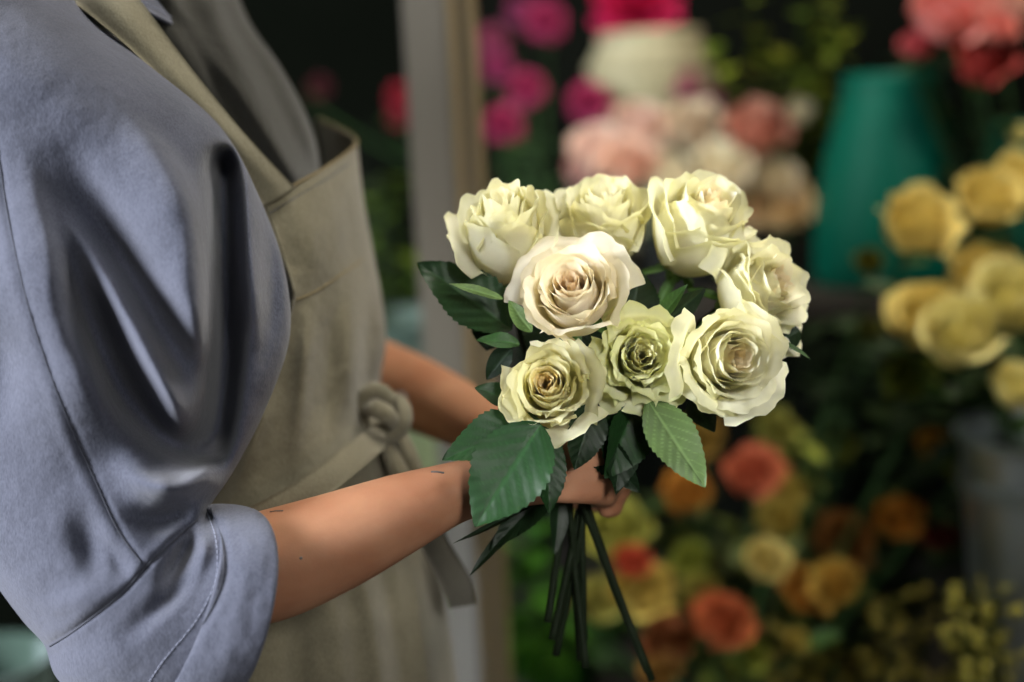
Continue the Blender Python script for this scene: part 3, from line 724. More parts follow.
LEAVES = [  # base, tip, half width px, normal, colour, fold, droop, owner, label
    ((540, 420, .962), (442, 457, .945), 27, (-.25, .45, .85), GL, .25, .06, 7, 'glossy leaflet pointing left'),
    ((541, 424, .946), (474, 526, .925), 41, (-.15, .30, .95), GL, .18, .05, 7, 'large glossy leaflet pointing down'),
    ((542, 426, .958), (553, 514, .948), 21, (.45, .2, .85), MD, .25, .08, 7, None),
    ((512, 330, 1.00), (420, 259, .995), 31, (-.2, .55, .80), MD, .25, .10, 0, 'dark leaf reaching out to the left'),
    ((503, 299, .978), (450, 282, .97), 6, (0, .6, .8), LT, .3, .05, 0, None),
    ((532, 332, .968), (507, 300, .975), 9, (-.4, .1, .9), (.13, .22, .06), .3, .1, 3, None),
    ((520, 344, .975), (478, 336, .97), 9, (0, .5, .85), (.03, .09, .02), .3, .2, 3, None),
    ((512, 348, .985), (484, 378, .985), 12, (-.3, .2, .9), DK, .3, .2, 0, None),
    ((515, 402, .975), (476, 386, .97), 13, (-.1, .5, .85), MD, .3, .1, 7, None),
    ((648, 400, .965), (706, 487, .945), 25, (.10, .10, .99), (.10, .165, .05), .10, .03, 5, 'pale underside of a leaf turned over'),
    ((640, 400, .985), (600, 478, .968), 27, (.55, .1, .83), MD, .55, -.10, 6, None),
    ((588, 436, .985), (640, 492, .965), 17, (-.3, .4, .85), DK, .5, .05, 6, 'dark leaf with its rim curled up'),
    ((655, 402, .985), (704, 440, .965), 11, (.1, .7, .7), DK, .3, .25, 5, None),
    ((545, 492, 1.0), (468, 573, .985), 9, (-.5, .3, .8), DK, .3, .05, 0, None),
    ((540, 498, 1.0), (455, 552, .975), 4, (-.3, .5, .8), DK, .3, -.15, 0, None),
    ((560, 480, 1.0), (490, 548, .985), 17, (-.3, .3, .9), DK, .3, .05, 0, None),
    ((560, 495, 1.01), (556, 555, 1.0), 10, (.4, .1, .9), DK, .3, .05, 1, None),
    ((775, 340, .99), (812, 353, .98), 4, (.1, .8, .6), (.05, .10, .03), .3, .2, 4, None),
    ((650, 330, .985), (688, 284, .972), 9, (-.5, .2, .8), (.05, .12, .03), .5, .0, 2, None),
    ((655, 330, .995), (706, 288, .985), 13, (.2, .1, .95), DK, .3, .0, 2, None),
    ((630, 330, 1.01), (640, 270, 1.01), 26, (0, 0, 1), DK, .3, .0, 1, None),
    ((640, 345, 1.005), (690, 300, 1.0), 24, (.1, .1, 1), DK, .2, .0, 2, None),
    ((622, 400, .985), (618, 494, .962), 24, (.35, .2, .9), DK, .35, .05, 6, None),
    ((590, 350, 1.0), (600, 300, 1.01), 20, (0, .1, 1), DK, .2, .0, 1, None),
    ((560, 350, 1.0), (520, 320, 1.0), 18, (0, .1, 1), DK, .2, .0, 0, None),
    ((594, 403, .968), (574, 470, .952), 21, (.3, .1, 1), DK, .3, .0, 6, None),
    ((640, 410, 1.0), (665, 455, .99), 20, (-.2, .1, 1), DK, .3, .1, 6, None),
    ((690, 400, 1.0), (715, 430, .985), 14, (0, .4, .9), DK, .3, .1, 5, None),
    ((570, 430, .99), (560, 480, .975), 20, (.2, .1, 1), DK, .3, .05, 7, None),
    ((800, 330, 1.0), (770, 345, 1.0), 14, (0, .2, .9), DK, .3, .1, 4, None),
    ((495, 320, 1.015), (486, 350, 1.01), 20, (-.3, .2, .9), DK, .3, .1, 0, None),
    ((600, 400, 1.01), (640, 440, 1.0), 26, (0, .2, .9), DK, .3, .1, 6, None),
]
for bp, tp, hw, nr, cc, fo, dr, ow, lb in LEAVES:
    k = (bp[2] + tp[2]) / 2 / F
    big = hw > 15
    v, f, c = leaf_mesh(P(*bp), P(*tp), hw * k, D(*nr), cc, fold=fo, droop=dr, nu=21 if big else 11, nv=64 if big else 30, serr=.10 if big else .04, wave=.07)
    mesh('leaf', v, f, M['leaf'], stems[ow], c, label=lb)

# ================================================================== flowers, foliage and vessels behind
def bloom_mesh(kind, rad, col1, col2, seed, axis):
    """a whole flower head as one connected surface, petals grown from a common heart"""
    rng = random.Random(seed); Q = frame_of(axis, rng.uniform(0, 6))
    V = [Vector((0, 0, 0))]; Cc = [tuple(col2)]; Fc = []
    def add(v, nu, nv, c):
        b = len(V) - nu
        V.extend(v[nu:]); Cc.extend(c[nu:])
        for i in range(nu - 1): Fc.append((0, b + nu + i + 1, b + nu + i))
        for j in range(1, nv - 1):
            for i in range(nu - 1): Fc.append((b + j * nu + i, b + j * nu + i + 1, b + (j + 1) * nu + i + 1, b + (j + 1) * nu + i))
    if kind == 'rose':
        prm = dict(open=.45, h=rad * 1.6, r=rad * .86, curl=.9, ruf=1.2, cols=(col1, col1, tuple(lerp(x, y, .5) for x, y in zip(col1, col2))))
        n = 20; phi = 0
        for i in range(n):
            phi += 2.4
            v, f, c = petal(prm, (i + .4) / n, phi, rng, 11, 9)
            add(v, 11, 9, c)
        off = Vector((0, 0, rad * .85))
    else:
        n = 90 if kind == 'dahlia' else 60
        for i in range(n):
            zc = 1 - 1.55 * (i + .5) / n; ph = i * 2.39996; rr = sqrt(max(0, 1 - zc * zc))
            d = Vector((rr * cos(ph), rr * sin(ph), zc)); t1 = Vector((-sin(ph), cos(ph), 0)); t2 = d.cross(t1)
            L = rad * rng.uniform(.88, 1.06); w = rad * (.20 if kind == 'dahlia' else .34)
            v = []; c = []
            for j in range(5):
                t = j / 4
                for a in range(5):
                    u = a / 2 - 1
                    ww = w * sin(pi * min(.93, .15 + .75 * t)) ** .8
                    p = d * (L * t) + t1 * (u * ww) - t2 * (.25 * ww * (u * u) - .12 * rad * t * t) + (t2 * (.05 * rad * sin(u * 9 + i)) if kind != 'dahlia' else Vector((0, 0, 0))) * t
                    v.append(p + Vector((0, 0, rad * .15)) * 0); s = rng.uniform(.9, 1.1)
                    c.append(tuple(lerp(x, y, t) * s for x, y in zip(col2, col1)))
            add(v, 5, 5, c)
        off = Vector((0, 0, 0))
    return [Q @ (p - off) for p in V], Fc, Cc
PROTO = {}
def flower(name, cat, label, kind, px, py, d, rpx, c1, c2, foot, ax=None, group=None, leaves=1):
    """a cut flower: head, stem down to its vessel, a few leaves"""
    ctr = P(px, py, d); rad = rpx * d / F
    axis = D(*(ax or (R.uniform(-.25, .25), .55, .75)))
    root = thing(name, label, cat, ctr, group)
    v, f, c = bloom_mesh(kind, rad, c1, c2, R.randint(0, 9999), axis)
    mesh('bloom', [ctr + p for p in v], f, M['bloom'], root, c)
    fa = R.uniform(0, 6.28); fr = R.uniform(.01, .06); ft = Vector(foot) + Vector((fr * cos(fa), fr * sin(fa), 0))
    mb = MB(); bs_ = ctr - axis * rad * .55
    pts = [tuple(bs_), tuple(ctr - axis * rad * 1.4 - Vector((0, 0, rad))), tuple(ctr.lerp(ft, .55) + Vector((R.uniform(-.01, .01), .02, 0))), tuple(ft)]
    sp = [spline(pts, i / 16) for i in range(17)]
    mb.tube(sp, .0026, 7, c=(.03, .07, .02)); st = mb.build('stem', M['stem'], root, cols=True)
    for i in range(leaves):
        q = Vector(sp[3 + i * 3]); an = R.uniform(0, 6.28)
        tip = q + Vector((cos(an) * .05, sin(an) * .04, R.uniform(-.01, .04)))
        v, f, c = leaf_mesh(q, tip, .014, (0, -.4, 1), (.03, .07, .012), nu=5, nv=9, serr=0)
        mesh('leaf', v, f, M['foliage'], st, c)
    return root
def bunch(name, label, cat, foot, top, spread, n, leaf_l, leaf_w, c1, c2, seed, stalks=7, tiny=None, group=None):
    """leafy stalks from one foot; every leaf grows from a stalk, so the foliage is one connected mesh"""
    rng = random.Random(seed); foot = Vector(foot); top = Vector(top); mb = MB()
    V = []; Fc = []; C = []
    V.append(foot.copy()); C.append(c1)
    def vert(p, c): V.append(p); C.append(c); return len(V) - 1
    for s in range(stalks):
        end = top + Vector((rng.uniform(-1, 1) * spread, rng.uniform(-.5, .5) * spread, rng.uniform(-.5, .25) * spread))
        bend = Vector((rng.uniform(-.03, .03), rng.uniform(-.03, .03), .02)); prev = None
        m = max(4, n // stalks)
        for i in range(m):
            t = (i + 1) / m
            p = foot.lerp(end, t) + bend * sin(pi * t)
            w = .0018
            a = vert(p + Vector((w, 0, 0)), c1); b_ = vert(p + Vector((-w, w, 0)), c1); e_ = vert(p + Vector((-w, -w, 0)), c1)
            if prev:
                for x, y in ((0, 1), (1, 2), (2, 0)): Fc.append((prev[x], prev[y], (a, b_, e_)[y], (a, b_, e_)[x]))
            else: Fc.extend([(0, a, b_), (0, b_, e_), (0, e_, a)])
            prev = (a, b_, e_)
            if t < .3: continue
            for rep in range(1 if not tiny else 2):
                an = rng.uniform(0, 6.28); el = rng.uniform(-.3, .8)
                X = Vector((cos(an) * cos(el), sin(an) * cos(el), sin(el))); Y = X.cross(Vector((0, 0, 1))).normalized(); Z = Y.cross(X)
                L = leaf_l * rng.uniform(.6, 1.2); W = leaf_w * rng.uniform(.7, 1.2); k = rng.random()
                cc = tuple(lerp(x, y, k) for x, y in zip(c1, c2))
                if tiny and rep == 0:      # a small round flower bud on a short stalk
                    o_ = p + X * L; r = tiny * rng.uniform(.6, 1.1); ids = []
                    for j in range(1, 5):
                        for q in range(6):
                            th = pi * j / 5; ids.append(vert(o_ - X * r * cos(th) + (Y * cos(q * pi / 3) + Z * sin(q * pi / 3)) * r * sin(th), c2))
                    for q in range(6): Fc.append((a, ids[q], ids[(q + 1) % 6]))
                    for j in range(3):
                        for q in range(6): Fc.append((ids[j * 6 + q], ids[j * 6 + (q + 1) % 6], ids[j * 6 + 6 + (q + 1) % 6], ids[j * 6 + 6 + q]))
                    Fc.append(tuple(ids[18:24])); continue
                rows = []
                for t2, wf in ((.2, .6), (.45, 1), (.75, .7), (1, .05)):
                    q0 = p + X * L * t2 - Vector((0, 0, 1)) * L * .25 * t2 * t2
                    rows.append((vert(q0 - Y * W * wf + Z * W * .2 * wf, cc), vert(q0, cc), vert(q0 + Y * W * wf + Z * W * .2 * wf, cc)))
                Fc.extend([(a, rows[0][0], rows[0][1]), (a, rows[0][1], rows[0][2])])
                for r0, r1 in zip(rows[:-1], rows[1:]):
                    Fc.extend([(r0[0], r1[0], r1[1], r0[1]), (r0[1], r1[1], r1[2], r0[2])])
    root = thing(name, label, cat, foot, group)
    mesh('foliage', V, Fc, M['foliage'], root, C)
    return root
def vessel(name, label, cat, center, prof, mat, parts=()):
    """prof: outer profile bottom to top; walls and inside are made from it"""
    root = thing(name, label, cat, center)
    mb = MB(); inner = [(max(.001, r - .004), z) for r, z in prof[::-1] if z > .006] + [(.001, .008)]
    mb.lathe([(.001, 0)] + list(prof) + inner, center); mb.build('wall', mat, root)
    for nm, r, z, th in parts:
        mb = MB(); ring = [(center[0] + r * cos(2 * pi * i / 48), center[1] + r * sin(2 * pi * i / 48), center[2] + z) for i in range(49)]
        mb.tube(ring, th, 8); mb.build(nm, mat, root)
    return root

ZS = P(890, 285, 2.05).z           # height of the upper display shelf
def on_shelf(px, d, z): 
    p = P(px, 300, d); return (p.x, p.y, z)
sh = thing('display_shelf', 'dark wooden display shelf under the teal vases', 'shelf', (0.65, 2.25, 0))
mb = MB(); mb.box((-.05, 1.93, ZS - .03), (1.75, 2.75, ZS), bev=.004); mb.build('board', M['shelf'], sh, smooth=False)
mb = MB(); mb.box((-.05, 1.38, .42), (1.75, 2.75, .45), bev=.004); mb.build('board', M['shelf'], sh, smooth=False)
for x in (-.04, 1.70):
    for y in (1.40, 1.95, 2.70):
        mb = MB(); mb.box((x, y, 0), (x + .04, y + .04, ZS - .03 if y > 1.5 else .42), bev=.003); mb.build('leg', M['shelf'], sh, smooth=False)
# teal vases
kk = 2.05 / F
c0 = on_shelf(892, 2.10, ZS)
hv = P(892, 72, 2.10).z - ZS
vessel('vase', 'teal vase with a narrow neck behind the yellow roses', 'vase', c0, [(.108, 0), (.114, .02), (.110, hv * .35), (.095, hv * .62), (.074, hv * .86), (.068, hv * .96), (.07, hv)], M['teal'])
c0b = on_shelf(1030, 2.14, ZS)
vessel('vase', 'teal vase half hidden at the right edge behind yellow roses', 'vase', c0b, [(.10, 0), (.108, .02), (.10, hv * .3), (.075, hv * .55), (.058, hv * .66), (.06, hv * .72)], M['teal'])
# cream urn with bands
cu = P(652, 130, 2.35); zu = cu.z
urn = vessel('urn', 'banded cream stoneware urn under the hot pink bloom', 'urn', (cu.x, cu.y, ZS), [(.07, 0), (.08, .02), (.085, zu - ZS - .03), (.098, zu - ZS + .03), (.104, zu - ZS + .07), (.098, zu - ZS + .115), (.082, zu - ZS + .145), (.086, zu - ZS + .16)], M['urn'],
             [('band', .101, zu - ZS + .045, .006), ('band', .1045, zu - ZS + .075, .006), ('band', .100, zu - ZS + .105, .006)])
# zinc bucket on the right and one at the lower left, one behind the arm
zb = P(1068, 432, 1.62)
vessel('bucket', 'ribbed zinc bucket at the right edge holding yellow roses', 'bucket', (zb.x, zb.y, .45), [(.085, 0), (.09, .01), (.118, zb.z - .45 - .01), (.12, zb.z - .45)], M['zinc'], [('rim', .121, zb.z - .45, .005), ('rib', .119, zb.z - .45 - .05, .004), ('rib', .1175, zb.z - .45 - .062, .004)])
z2 = P(-22, 662, 1.75)
vessel('bucket', 'pale zinc bucket behind the elbow at the lower left', 'bucket', (z2.x, z2.y, 0), [(.07, 0), (.075, .01), (.085, z2.z - .01), (.087, z2.z)], M['tealgrey'], [('rim', .088, z2.z, .004), ('rib', .086, z2.z - .03, .003)])
z3 = P(400, 318, 2.15)
vessel('bucket', 'grey green bucket behind the glass beside the post', 'bucket', (z3.x, z3.y, .7), [(.075, 0), (.08, .01), (.095, z3.z - .71), (.097, z3.z - .70)], M['tealgrey'], [('rim', .098, z3.z - .70, .004)])
st3 = thing('stool', 'dark stool carrying the grey green bucket', 'stool', (z3.x, z3.y, 0))
mb = MB(); mb.lathe([(.001, .67), (.14, .67), (.142, .69), (.14, .70), (.001, .70)], (z3.x, z3.y, 0)); mb.build('seat', M['shelf'], st3)
for a in range(4):
    mb = MB(); mb.tube([(z3.x + .10 * cos(a * pi / 2 + .7), z3.y + .10 * sin(a * pi / 2 + .7), .67), (z3.x + .14 * cos(a * pi / 2 + .7), z3.y + .14 * sin(a * pi / 2 + .7), 0)], .014, 10); mb.build('leg', M['shelf'], st3)
# pale green carton on a stand between apron and wrist
g0 = P(425, 416, 1.60)
cb = thing('planter', 'pale green planter between the apron knot and the wrist', 'planter', (g0.x, g0.y, 0))
mb = MB(); mb.lathe([(.001, 0), (.05, 0), (.055, .02), (.058, g0.z - .3), (.060, g0.z - .01), (.056, g0.z), (.05, g0.z), (.045, g0.z - .05), (.001, g0.z - .05)], (g0.x - .052, g0.y + .06, 0)); mb.build('wall', M['palegreen'], cb)

MAG = (.58, .065, .19); MAG2 = (.30, .015, .12); HOT = (.80, .03, .16); HOT2 = (.5, .01, .08)
PALE = (.95, .72, .64); PALE2 = (.92, .62, .50); CRM = (.94, .86, .68); CRM2 = (.82, .58, .32); SAL = (.88, .46, .38); SAL2 = (.6, .15, .12)
RED = (.42, .06, .05); RED2 = (.25, .02, .02); YEL = (.84, .70, .24); YEL2 = (.76, .56, .13); LEM = (.82, .75, .33); LEM2 = (.72, .60, .16)
COR = (.68, .19, .07); COR2 = (.55, .12, .03); ORA = (.60, .27, .04); ORA2 = (.45, .15, .01); RUS = (.22, .07, .02); RUS2 = (.15, .03, .01); LIM = (.38, .42, .06); LIM2 = (.22, .28, .03); PY = (.55, .42, .08)
fA = P(545, 330, 2.25); fA.z = ZS + .02; fB = P(690, 330, 2.15); fB.z = ZS + .02; fC = P(1060, 470, 1.62); fD = P(720, 800, 1.80); fE = P(1010, 240, 1.95); fE = Vector((fE.x, fE.y, ZS + .02)); fU = Vector((cu.x, cu.y, zu + .05))
def many(name, cat, kind, rows, foot, group, leaves=1):
    for px, py, d, r, c1, c2, lb in rows: flower(name, cat, lb, kind, px, py, d, r, c1, c2, foot, group=group, leaves=leaves)
many('dahlia', 'dahlia', 'dahlia', [
    (503, 125, 2.2, 21, MAG, MAG2, 'magenta dahlia touching the post, lowest of the dahlias'),
    (527, 90, 2.25, 20, MAG, MAG2, 'magenta dahlia just right of the post, above the lowest one'),
    (589, 103, 2.25, 22, MAG, MAG2, 'magenta dahlia standing alone left of the cream urn'),
    (545, 22, 2.35, 22, MAG, MAG2, 'magenta dahlia near the top edge left of the hot pink bloom'),
    (497, 68, 2.35, 17, (.50, .08, .22), MAG2, 'dull pink dahlia beside the post at the height of the urn'),
    (492, 42, 2.4, 17, (.48, .12, .22), MAG2, 'dusty pink dahlia beside the post near the top'),
    (520, 12, 2.4, 15, (.46, .10, .24), MAG2, 'small dusky dahlia at the top edge right of the post'),
    (402, 98, 2.3, 16, (.62, .05, .10), RED2, 'red pink dahlia seen through the glass left of the post'),
    (398, 118, 2.32, 12, (.62, .08, .14), RED2, 'small red pink dahlia low behind the glass'),
    (320, 88, 2.5, 12, (.20, .05, .08), RED2, 'dim dusky dahlia in the dark behind the glass'),
], fA, 'dahlias on both sides of the post')
flower('peony', 'peony', 'hot pink bloom on top of the cream urn', 'carnation', 636, 10, 2.3, 46, HOT, HOT2, fU, ax=(0, .8, .6))
many('garden_rose', 'rose', 'rose', [
    (598, 150, 2.1, 27, PALE, PALE2, 'pale pink rose at the left end of the pastel bunch'),
    (640, 126, 2.15, 27, PALE, PALE2, 'pale pink rose below the cream urn, top left of the pastel bunch'),
    (630, 165, 2.05, 28, (.86, .56, .44), PALE2, 'pale pink rose low in the pastel bunch above the top middle white rose'),
    (692, 128, 2.15, 30, (.80, .66, .52), CRM2, 'cream rose at the top middle of the pastel bunch'),
    (755, 130, 2.1, 32, (.82, .42, .32), SAL2, 'salmon pink rose at the right of the pastel bunch'),
    (668, 178, 2.05, 25, CRM, CRM2, 'cream peach rose in the middle of the pastel bunch'),
    (720, 170, 2.05, 30, CRM, CRM2, 'cream rose low in the pastel bunch behind the tall white rose'),
    (775, 178, 2.1, 23, CRM, CRM2, 'small cream rose at the right of the pastel bunch under the salmon one'),
    (782, 208, 2.1, 27, (.78, .58, .32), CRM2, 'peach cream rose lowest at the right of the pastel bunch'),
    (800, 112, 2.1, 14, CRM, CRM2, 'cream rose bud sticking out at the right of the pastel bunch'),
    (745, 208, 2.12, 24, (.82, .60, .40), CRM2, 'peach rose behind the loose right hand white rose'),
    (582, 172, 2.12, 18, (.84, .50, .48), PALE2, 'small pink rose at the lower left end of the pastel bunch'),
    (680, 84, 2.25, 17, (.55, .15, .27), MAG2, 'mauve rose in front of the cream urn'),
    (705, 100, 2.25, 14, (.40, .09, .20), MAG2, 'small mauve rose right of the cream urn'),
], fB, 'pastel roses in front of the urn')
many('garden_rose', 'rose', 'rose', [
    (948, 15, 1.9, 34, (.84, .34, .30), SAL2, 'big salmon rose at the top edge above the teal vase'),
    (917, 46, 1.9, 17, (.62, .14, .16), RED2, 'small deep pink rosebud left of the salmon roses at the top right'),
    (984, 60, 1.88, 29, RED, RED2, 'dark red rose at the top right under the salmon ones'),
    (1000, 27, 1.86, 18, (.84, .30, .24), SAL2, 'coral rosebud at the top right edge, above the dark red rose'),
    (975, 4, 1.92, 24, (.84, .42, .36), SAL2, 'salmon rose cut by the top edge, right of the big salmon one'),
    (1016, 2, 1.92, 20, (.84, .52, .40), SAL2, 'peach rose in the top right corner'),
], fE, 'pink and red roses at the top right')
many('yellow_rose', 'rose', 'rose', [
    (918, 223, 1.62, 37, YEL, YEL2, 'yellow rose alone in front of the teal vase'),
    (990, 198, 1.65, 31, YEL, YEL2, 'yellow rose in front of the half hidden teal vase'),
    (1022, 182, 1.68, 30, YEL, YEL2, 'yellow rose cut by the right edge, highest of the yellow roses'),
    (1020, 134, 1.70, 10, LEM, LEM2, 'yellow rosebud at the right edge above the yellow roses'),
    (980, 276, 1.64, 34, YEL, YEL2, 'yellow rose at the upper part of the big yellow cluster'),
    (926, 316, 1.58, 36, YEL, YEL2, 'yellow rose at the left of the big yellow cluster'),
    (962, 332, 1.54, 38, LEM, LEM2, 'lemon yellow rose at the front of the big yellow cluster'),
    (1012, 298, 1.58, 40, LEM, LEM2, 'lemon yellow rose at the right edge of the big yellow cluster'),
    (1016, 388, 1.52, 25, LEM, LEM2, 'cream yellow rose just above the zinc bucket at the right edge'),
], fC, 'yellow roses above the zinc bucket', leaves=2)
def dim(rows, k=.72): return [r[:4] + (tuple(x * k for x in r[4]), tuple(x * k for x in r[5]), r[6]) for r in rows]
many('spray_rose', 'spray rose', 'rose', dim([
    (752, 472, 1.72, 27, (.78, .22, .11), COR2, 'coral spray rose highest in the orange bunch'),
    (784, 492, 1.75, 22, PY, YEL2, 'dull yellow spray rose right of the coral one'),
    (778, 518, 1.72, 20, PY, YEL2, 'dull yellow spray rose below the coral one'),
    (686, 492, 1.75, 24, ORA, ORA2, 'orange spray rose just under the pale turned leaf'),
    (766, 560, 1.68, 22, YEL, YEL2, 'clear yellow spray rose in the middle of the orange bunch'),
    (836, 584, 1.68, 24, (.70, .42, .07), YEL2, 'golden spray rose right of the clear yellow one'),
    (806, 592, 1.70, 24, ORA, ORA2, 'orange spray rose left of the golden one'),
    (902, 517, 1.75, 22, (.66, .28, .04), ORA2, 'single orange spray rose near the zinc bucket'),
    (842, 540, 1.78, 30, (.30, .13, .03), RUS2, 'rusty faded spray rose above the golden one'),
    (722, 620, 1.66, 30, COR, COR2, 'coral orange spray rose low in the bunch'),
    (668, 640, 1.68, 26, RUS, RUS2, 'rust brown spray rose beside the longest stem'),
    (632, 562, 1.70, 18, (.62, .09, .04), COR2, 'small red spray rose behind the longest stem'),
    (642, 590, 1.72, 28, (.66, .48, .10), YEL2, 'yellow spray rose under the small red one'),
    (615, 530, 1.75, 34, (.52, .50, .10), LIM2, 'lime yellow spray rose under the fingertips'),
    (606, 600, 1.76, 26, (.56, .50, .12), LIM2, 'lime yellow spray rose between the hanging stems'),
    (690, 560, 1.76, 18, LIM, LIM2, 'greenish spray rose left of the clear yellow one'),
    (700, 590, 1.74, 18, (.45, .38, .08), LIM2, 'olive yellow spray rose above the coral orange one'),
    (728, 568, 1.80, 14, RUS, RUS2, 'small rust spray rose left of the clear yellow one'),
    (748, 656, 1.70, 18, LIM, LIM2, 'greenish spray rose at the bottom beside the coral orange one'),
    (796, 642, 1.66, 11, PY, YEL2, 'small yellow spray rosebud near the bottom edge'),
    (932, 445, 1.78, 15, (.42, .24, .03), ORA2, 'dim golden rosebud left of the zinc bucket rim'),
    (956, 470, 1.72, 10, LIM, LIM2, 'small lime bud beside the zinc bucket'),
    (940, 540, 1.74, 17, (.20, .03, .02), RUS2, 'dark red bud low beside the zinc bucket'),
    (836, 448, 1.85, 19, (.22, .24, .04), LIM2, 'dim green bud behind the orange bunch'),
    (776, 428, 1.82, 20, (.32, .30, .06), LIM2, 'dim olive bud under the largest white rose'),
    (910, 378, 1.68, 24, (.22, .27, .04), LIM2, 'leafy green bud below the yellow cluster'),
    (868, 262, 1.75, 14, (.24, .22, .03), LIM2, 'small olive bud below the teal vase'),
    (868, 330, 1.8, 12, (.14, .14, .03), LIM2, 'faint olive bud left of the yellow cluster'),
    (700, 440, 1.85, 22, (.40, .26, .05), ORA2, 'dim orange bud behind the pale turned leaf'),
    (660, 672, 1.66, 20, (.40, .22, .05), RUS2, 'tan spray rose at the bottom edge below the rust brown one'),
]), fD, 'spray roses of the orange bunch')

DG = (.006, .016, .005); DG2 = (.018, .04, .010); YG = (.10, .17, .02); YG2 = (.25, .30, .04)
def bq(name, label, px, py, d, foot, sp, n, ll, lw, c1, c2, seed, **k):
    foot = Vector(foot)
    if foot.z < ZS - .03 and px > 480: foot = Vector((max(foot.x, 0), max(foot.y, 1.45), .46)); n = int(n * 1.35)
    elif px == 405: foot = Vector((z3.x, z3.y, .72))
    elif px < 400: foot.z = .01
    bunch(name, label, 'foliage', foot, P(px, py, d), sp, n, ll, lw, c1, c2, seed, **k)
ft1 = P(560, 780, 1.95)
bq('leafy_sprig', 'bright green leafy sprig right of the post at the bottom', 540, 540, 1.85, ft1, .07, 60, .06, .020, (.02, .09, .008), (.08, .24, .015), 1, stalks=5)
bq('leafy_sprig', 'dark green leafy sprig at the foot of the post', 560, 620, 1.9, P(570, 800, 1.95), .10, 70, .06, .02, (.012, .05, .006), (.03, .11, .015), 2, stalks=6)
bq('leafy_sprig', 'dull green foliage under the dahlias beside the post', 530, 150, 2.45, P(540, 380, 2.4), .12, 120, .06, .018, (.02, .05, .02), (.06, .12, .05), 3, stalks=9)
bq('leafy_sprig', 'lime green foliage seen through the glass left of the post', 405, 190, 2.3, P(400, 335, 2.2), .10, 90, .06, .02, (.05, .10, .012), (.20, .28, .03), 4, stalks=7)
bq('leafy_sprig', 'dim green foliage in the dark behind the glass', 350, 130, 2.6, P(370, 340, 2.5), .16, 90, .06, .02, (.012, .018, .010), (.05, .06, .035), 5, stalks=8)
bq('fern', 'yellow green fern fronds hanging at the top edge right of the urn', 790, 22, 2.0, Vector(on_shelf(820, 2.5, ZS + .02)), .12, 150, .065, .016, (.06, .11, .01), (.30, .34, .03), 6, stalks=8)
bq('leafy_sprig', 'green leaves between the pastel roses', 690, 165, 2.2, fB, .14, 90, .05, .016, (.02, .05, .01), (.12, .20, .03), 7, stalks=8)
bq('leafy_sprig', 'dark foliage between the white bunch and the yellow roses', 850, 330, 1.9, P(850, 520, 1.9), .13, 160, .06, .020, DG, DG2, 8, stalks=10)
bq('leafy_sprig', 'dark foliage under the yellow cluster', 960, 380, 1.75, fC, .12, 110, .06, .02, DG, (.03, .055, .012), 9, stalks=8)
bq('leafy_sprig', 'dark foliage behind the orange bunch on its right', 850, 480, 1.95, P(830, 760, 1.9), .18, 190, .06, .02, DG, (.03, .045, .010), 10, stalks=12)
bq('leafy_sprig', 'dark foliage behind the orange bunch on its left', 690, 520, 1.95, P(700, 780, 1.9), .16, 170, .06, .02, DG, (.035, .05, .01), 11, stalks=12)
bq('leafy_sprig', 'olive leaves among the orange spray roses', 760, 540, 1.75, fD, .15, 120, .045, .014, (.02, .035, .006), (.13, .15, .02), 12, stalks=10)
bq('leafy_sprig', 'lime leaves under the largest white rose', 810, 440, 1.8, fD, .09, 50, .05, .012, (.03, .05, .008), (.22, .25, .03), 13, stalks=6)
bq('waxflower', 'waxflower sprig with tiny yellow buds at the bottom right corner', 1010, 600, 1.50, P(1010, 800, 1.55), .07, 110, .022, .003, (.03, .05, .008), (.40, .36, .06), 14, stalks=9, tiny=.006)
bq('waxflower', 'waxflower sprig with dim yellow buds left of the corner one', 930, 590, 1.62, P(930, 800, 1.65), .08, 120, .024, .003, (.02, .035, .006), (.26, .21, .03), 15, stalks=9, tiny=.006)
bq('waxflower', 'faint waxflower sprig at the bottom under the golden spray rose', 850, 640, 1.68, P(850, 800, 1.7), .09, 110, .024, .003, (.015, .028, .005), (.22, .17, .02), 16, stalks=9, tiny=.006)
bq('leafy_sprig', 'dark foliage on the shelf between urn and teal vase', 810, 170, 2.4, Vector(on_shelf(810, 2.45, ZS + .01)), .14, 110, .06, .02, DG, DG2, 17, stalks=8)
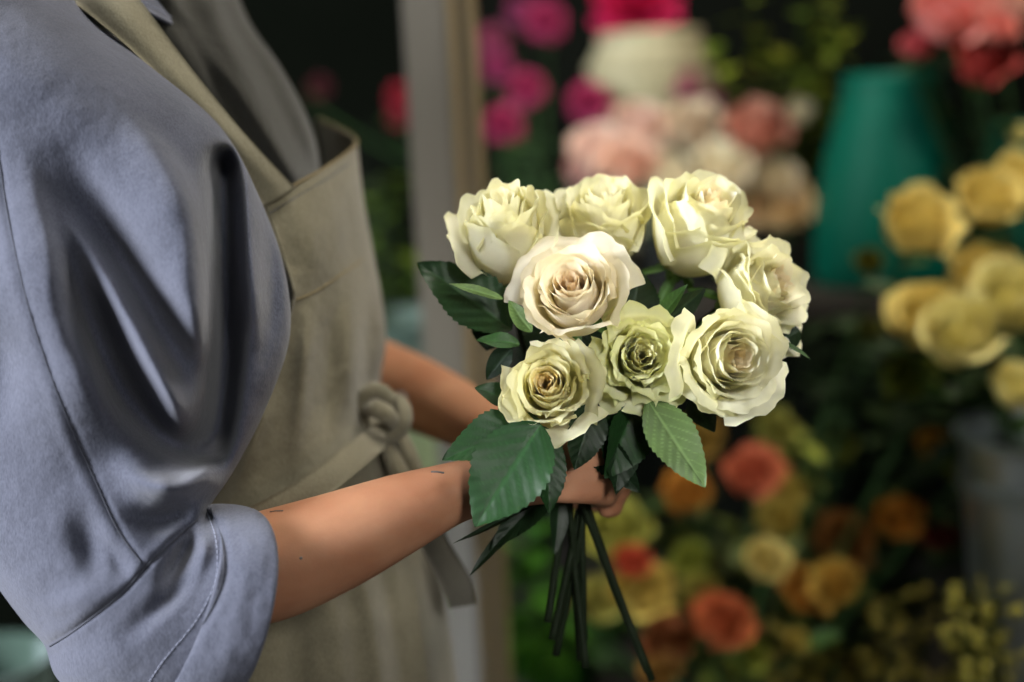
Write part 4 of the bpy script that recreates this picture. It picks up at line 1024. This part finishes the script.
bq('leafy_sprig', 'dark leaves under the salmon roses at the top right', 960, 60, 2.0, fE, .10, 70, .05, .018, DG, (.03, .05, .012), 18, stalks=6)
for q, lb in ((fA, 'low black pot of the dahlias beside the post'), (fB, 'low black pot of the pastel roses under the urn')):
    vessel('flower_pot', lb, 'pot', (q.x, q.y, ZS), [(.055, 0), (.06, .008), (.075, .075), (.078, .08)], M['black'])
# black buckets on the low board for the orange bunch and the foliage
vessel('bucket', 'black plastic bucket under the orange bunch', 'bucket', (fD.x, fD.y + .02, .45), [(.09, 0), (.095, .01), (.12, fD.z - .45 + .02), (.122, fD.z - .45 + .03)], M['black'])

# ================================================================== light
def area(name, loc, to, size, power, c, sy=None):
    ld = bpy.data.lights.new(name, 'AREA'); ld.energy = power; ld.color = c; ld.size = size
    if sy: ld.shape = 'RECTANGLE'; ld.size_y = sy
    o = bpy.data.objects.new(name, ld); o.location = loc
    o.rotation_euler = (Vector(to) - Vector(loc)).to_track_quat('-Z', 'Y').to_euler(); col.objects.link(o); return o
area('window_light', (-3.0, .1, 2.1), (.0, 1.0, 1.15), 1.3, 260, (.93, .955, 1.0), 1.3)
fl = area('rose_front_fill', (.9, -1.0, 2.1), (.23, .97, 1.20), .8, 1.35, (1.0, .98, .93)); fl.data.spread = radians(22)  # unseen narrow lamp added to brighten the bouquet from the front
area('rose_top_fill', (.55, 1.25, 2.7), (.2, 1.05, 1.0), .7, 25, (1.0, .95, .84))  # unseen lamp added above the bouquet to light the roses from the top
area('shelf_lamp', (.75, 1.65, 2.75), (.6, 2.1, .9), .5, 7, (1.0, .86, .62))
w = bpy.data.worlds.new('world'); scene.world = w; w.use_nodes = True
w.node_tree.nodes['Background'].inputs['Color'].default_value = (.80, .88, .80, 1); w.node_tree.nodes['Background'].inputs['Strength'].default_value = .025
scene.view_settings.view_transform = 'Standard'; scene.view_settings.look = 'None'; scene.view_settings.exposure = 0.0; scene.view_settings.gamma = 1.0
try:
    scene.cycles.use_denoising = True
except Exception: pass
